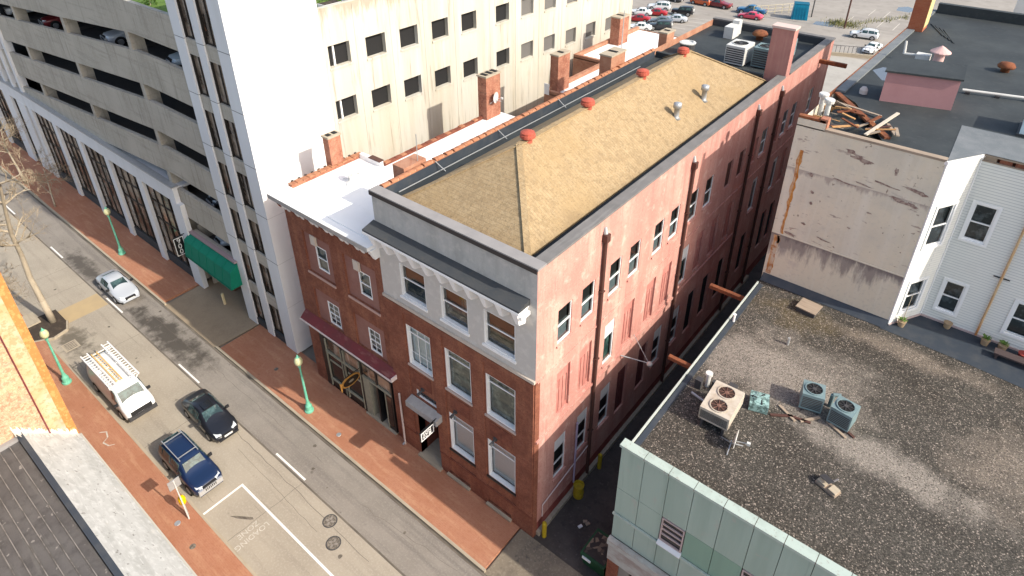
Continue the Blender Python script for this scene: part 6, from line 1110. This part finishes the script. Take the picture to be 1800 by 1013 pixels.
MB().hexa([(-1.45, -1.1, 0), (1.45, -1.1, 0), (1.45, 1.1, 0), (-1.45, 1.1, 0), (-1.3, -1.0, 2.9), (1.3, -1.0, 2.9), (1.3, 1.0, 2.9), (-1.3, 1.0, 2.9)]).build('shell', teal_m, t); MB().box(-1.35, 1.35, -1.05, 1.05, 2.901, 3.0).build('lid', M('dark_teal_lid', (.0, .1, .17)), t)
for k in range(5): MB().box(-1.1+k*.5, -.95+k*.5, -1.16, -1.1, .1, 2.6).build('rib', teal_m, t)
t = thing('chain_fence', 'pale post fence round the teal container', 'fence', (-28, 116, 0))
for k in range(8): MB().tube((-31.6+k*.95, 112+k*1.3, 0), (-31.6+k*.95, 112+k*1.3, 1.8), .06, .06, 6).build('post', M('cream_post', (.55, .48, .32)), t)
for z in (.5, 1.1, 1.75): MB().bar((-31.6, 112, z), (-24.95, 121.1, z), .05, .05).build('rail', M('cream_post', (.55, .48, .32)), t)
t = thing('low_wall', 'low concrete wall with iron railing behind the buildings', 'wall', (-9, 97.6, 0)); MB().bar((-12.6, 96.2, .25), (-4.0, 99.6, .25), .4, .6).build('wall', kerb_m, t)
for k in range(15): MB().tube((-12.4+k*.57, 96.3+k*.23, .55), (-12.4+k*.57, 96.3+k*.23, 1.7), .035, .035, 6).build('baluster', dark_metal, t)
MB().bar((-12.5, 96.26, 1.7), (-4.2, 99.5, 1.7), .06, .06).build('rail', dark_metal, t)
wd = MB(); rw_ = random.Random(8)
for k in range(900):
    if k % 3: x, y = rw_.gauss(-15.9, 1.4), rw_.gauss(116.5, 1.2)
    else: s_ = rw_.random(); x, y = -14.5+s_*10+rw_.gauss(0, .6), 118+s_*16+rw_.gauss(0, .8)
    a, h = rw_.random()*6.3, rw_.uniform(.15, .7); wd.poly([(x, y, -.02), (x+.12*math.cos(a), y+.12*math.sin(a), -.02), (x+.2*math.cos(a+.5), y+.2*math.sin(a+.5), h)])
tag(wd.build('weeds', weeds), 'rough green and straw weeds by the utility pole', 'weeds', kind='stuff')
t = thing('white_block', 'white rendered building with a teal window at the far right', 'building', (12, 60, 0))
MB().box(10.6, 26, 55.0, 72, 0, 24).build('walls', M('off_white_render', (.66, .65, .62), [('noise', .5, .4, .7, (.6, .58, .55), .6)]), t); w_ = MB().box(12.6, 15.2, 54.93, 54.998, 19.3, 22.2).build('window', M('teal_glass', (.02, .10, .09), rough=.1, spec=.6), t); MB().box(12.5, 15.3, 54.85, 54.999, 19.15, 19.298).build('sill', M('pink_sill', (.6, .47, .44)), w_)
t = thing('barbecue_grill', 'black barbecue grill on the terrace behind the black roof', 'grill', (9.4, 51.0, 18.4))
TR = thing('rear_terrace', 'pale rear terrace roof behind the black roofed building', 'building', (14, 50, 0)); MB().box(7.6, 22, 46.15, 54.8, 0, 18.4).build('block', M('pale_terrace', (.36, .32, .27), [('noise', 1.2, .4, .7, (.3, .27, .22), .6)]), TR)
MB().box(8.7, 10.1, 50.7, 51.3, 19.2, 19.5).build('firebox', black_m, t); MB().tube((8.75, 51, 19.55), (10.05, 51, 19.55), .28, .28, 12).build('lid', black_m, t); MB().box(8.1, 8.7, 50.7, 51.3, 19.4, 19.45).build('side_shelf', dark_metal, t)
for x, y in ((8.8, 50.8), (10.0, 50.8), (8.8, 51.2), (10.0, 51.2)): MB().tube((x, y, 18.4), (x, y, 19.2), .03, .03, 6).build('leg', dark_metal, t)

# ------------------------------------------------------------------ rooftop garden on the garage
rs = random.Random(2)
for k, (x, y, r) in enumerate([(-26.0, 8.4, .9), (-25.0, 10.0, .8), (-27.6, 11.6, 1.0), (-24.2, 12.6, .8), (-36.4, 2.7, .8)]):
    t = thing('roof_shrub', 'green shrub growing behind the parapet on the garage roof', 'shrub', (x, y, 22.85), 'shrubs on the garage roof'); MB().tube((x, y, 22.85), (x, y, 23.3), .04, .03, 6).build('stem', bark, t); q = MB()
    for j in range(260):
        d = Vector((rs.gauss(0, 1), rs.gauss(0, 1), rs.gauss(0, .8))).normalized()*r*rs.uniform(.3, 1); c0 = Vector((x, y, 22.95+r*.7))+d; u_ = Vector((rs.gauss(0, 1), rs.gauss(0, 1), rs.gauss(0, 1))).normalized()*.09; v_ = u_.orthogonal().normalized()*.06
        if c0.z > 22.87: q.quad(c0-u_, c0-v_, c0+u_, c0+v_)
    q.build('foliage', leaf_m, t)
for k, y in enumerate((7.4, 9.3, 11.2)):
    t = thing('roof_planter', 'white planter bench behind the side parapet of the garage roof', 'planter', (-22.9, y, 22.85), 'white planters on the garage roof'); MB().box(-23.3, -22.55, y, y+1.3, 22.86, 24.05).build('box', white, t); MB().box(-23.25, -22.6, y+.05, y+1.25, 24.05, 24.07).build('soil', soil, t)

# ------------------------------------------------------------------ bare trees
def bare_tree(name, label, base, trunk, seed, r0, n1, crown, tw=5):
    """trunk: list of points (leaning main stem); limbs fork off it and fork again into twigs"""
    rd = random.Random(seed); t = thing(name, label, 'tree', base)
    q = MB(); pts = [Vector(p) for p in trunk]; N = len(pts)
    for i in range(N-1): q.tube(pts[i], pts[i+1], r0*(1-.8*i/(N-1)), r0*(1-.8*(i+1)/(N-1)), 9, cap=(i in (0, N-2)))
    q.build('trunk', bark, t, True)
    lm, tg = MB(), MB()
    def grow(p, d, ln, r, lev):
        n = 4; a = Vector(p)
        for i in range(n):
            d = (d+Vector((rd.gauss(0, .22), rd.gauss(0, .22), rd.gauss(.03, .16)))).normalized(); b = a+d*(ln/n); ra, rb_ = r*(1-.7*i/n), r*(1-.7*(i+1)/n)
            (lm if lev == 0 else tg).tube(a, b, max(ra, .0075), max(rb_, .006), 5 if lev < 2 else 3, cap=False)
            if lev < 3 and (i > 0 or lev == 0):
                for _ in range(rd.choice((1, 2)) if lev < 2 else tw-3):
                    e = (d+Vector((rd.gauss(0, .7), rd.gauss(0, .7), rd.gauss(.12, .5)))).normalized(); grow(b, e, ln*rd.uniform(.4, .62), rb_*.7, lev+1)
            a = b
    for k in range(n1):
        f = rd.uniform(crown[0], 1.0); x = f*(N-1); i = min(int(x), N-2); p = pts[i].lerp(pts[i+1], x-i); az = k*2.4+rd.uniform(-.4, .4)
        grow(p, Vector((math.cos(az), math.sin(az), rd.uniform(.1, .7))).normalized(), crown[1]*rd.uniform(.7, 1.1)*(1.25-.6*f), r0*.42*(1.2-.6*f), 0)
    lm.build('limbs', bark, t, True); tg.build('twigs', twig_m, t)
    return t
bare_tree('bare_tree', 'tall pale bare tree rising from the dark planting bed', (-39.95, -9.6, .16), [(-39.95, -9.6, .12), (-40.1, -9.65, 2.2), (-40.4, -9.7, 4.2), (-40.3, -9.6, 6.3), (-39.7, -9.7, 8.5), (-38.6, -9.6, 11), (-37.4, -9.5, 13.2), (-36.8, -9.5, 15)], 21, .26, 9, (.42, 2.6))
bare_tree('bare_tree', 'small straw coloured bare tree at the kerb outside the arcade', (-58.9, -2.6, .15), [(-58.9, -2.6, .12), (-59.0, -2.5, 1.4), (-59.3, -2.3, 2.8), (-59.5, -2.2, 4.2)], 5, .1, 10, (.3, 2.2), 5)
bare_tree('bare_tree', 'spreading bare tree on the sidewalk farther along the arcade', (-66.5, -3.9, .15), [(-66.5, -2.7, .12), (-66.3, -2.9, 2.4), (-66.4, -3.1, 4.6), (-66.0, -3.0, 6.8)], 9, .15, 9, (.35, 2.6), 5)
bare_tree('bare_tree', 'low bare bush like tree beside the orange brick building', (-43.4, -11.8, .15), [(-43.4, -11.8, .12), (-43.5, -11.9, 1.2), (-43.8, -11.8, 2.4), (-43.6, -11.6, 3.6)], 14, .1, 9, (.3, 1.9), 5)
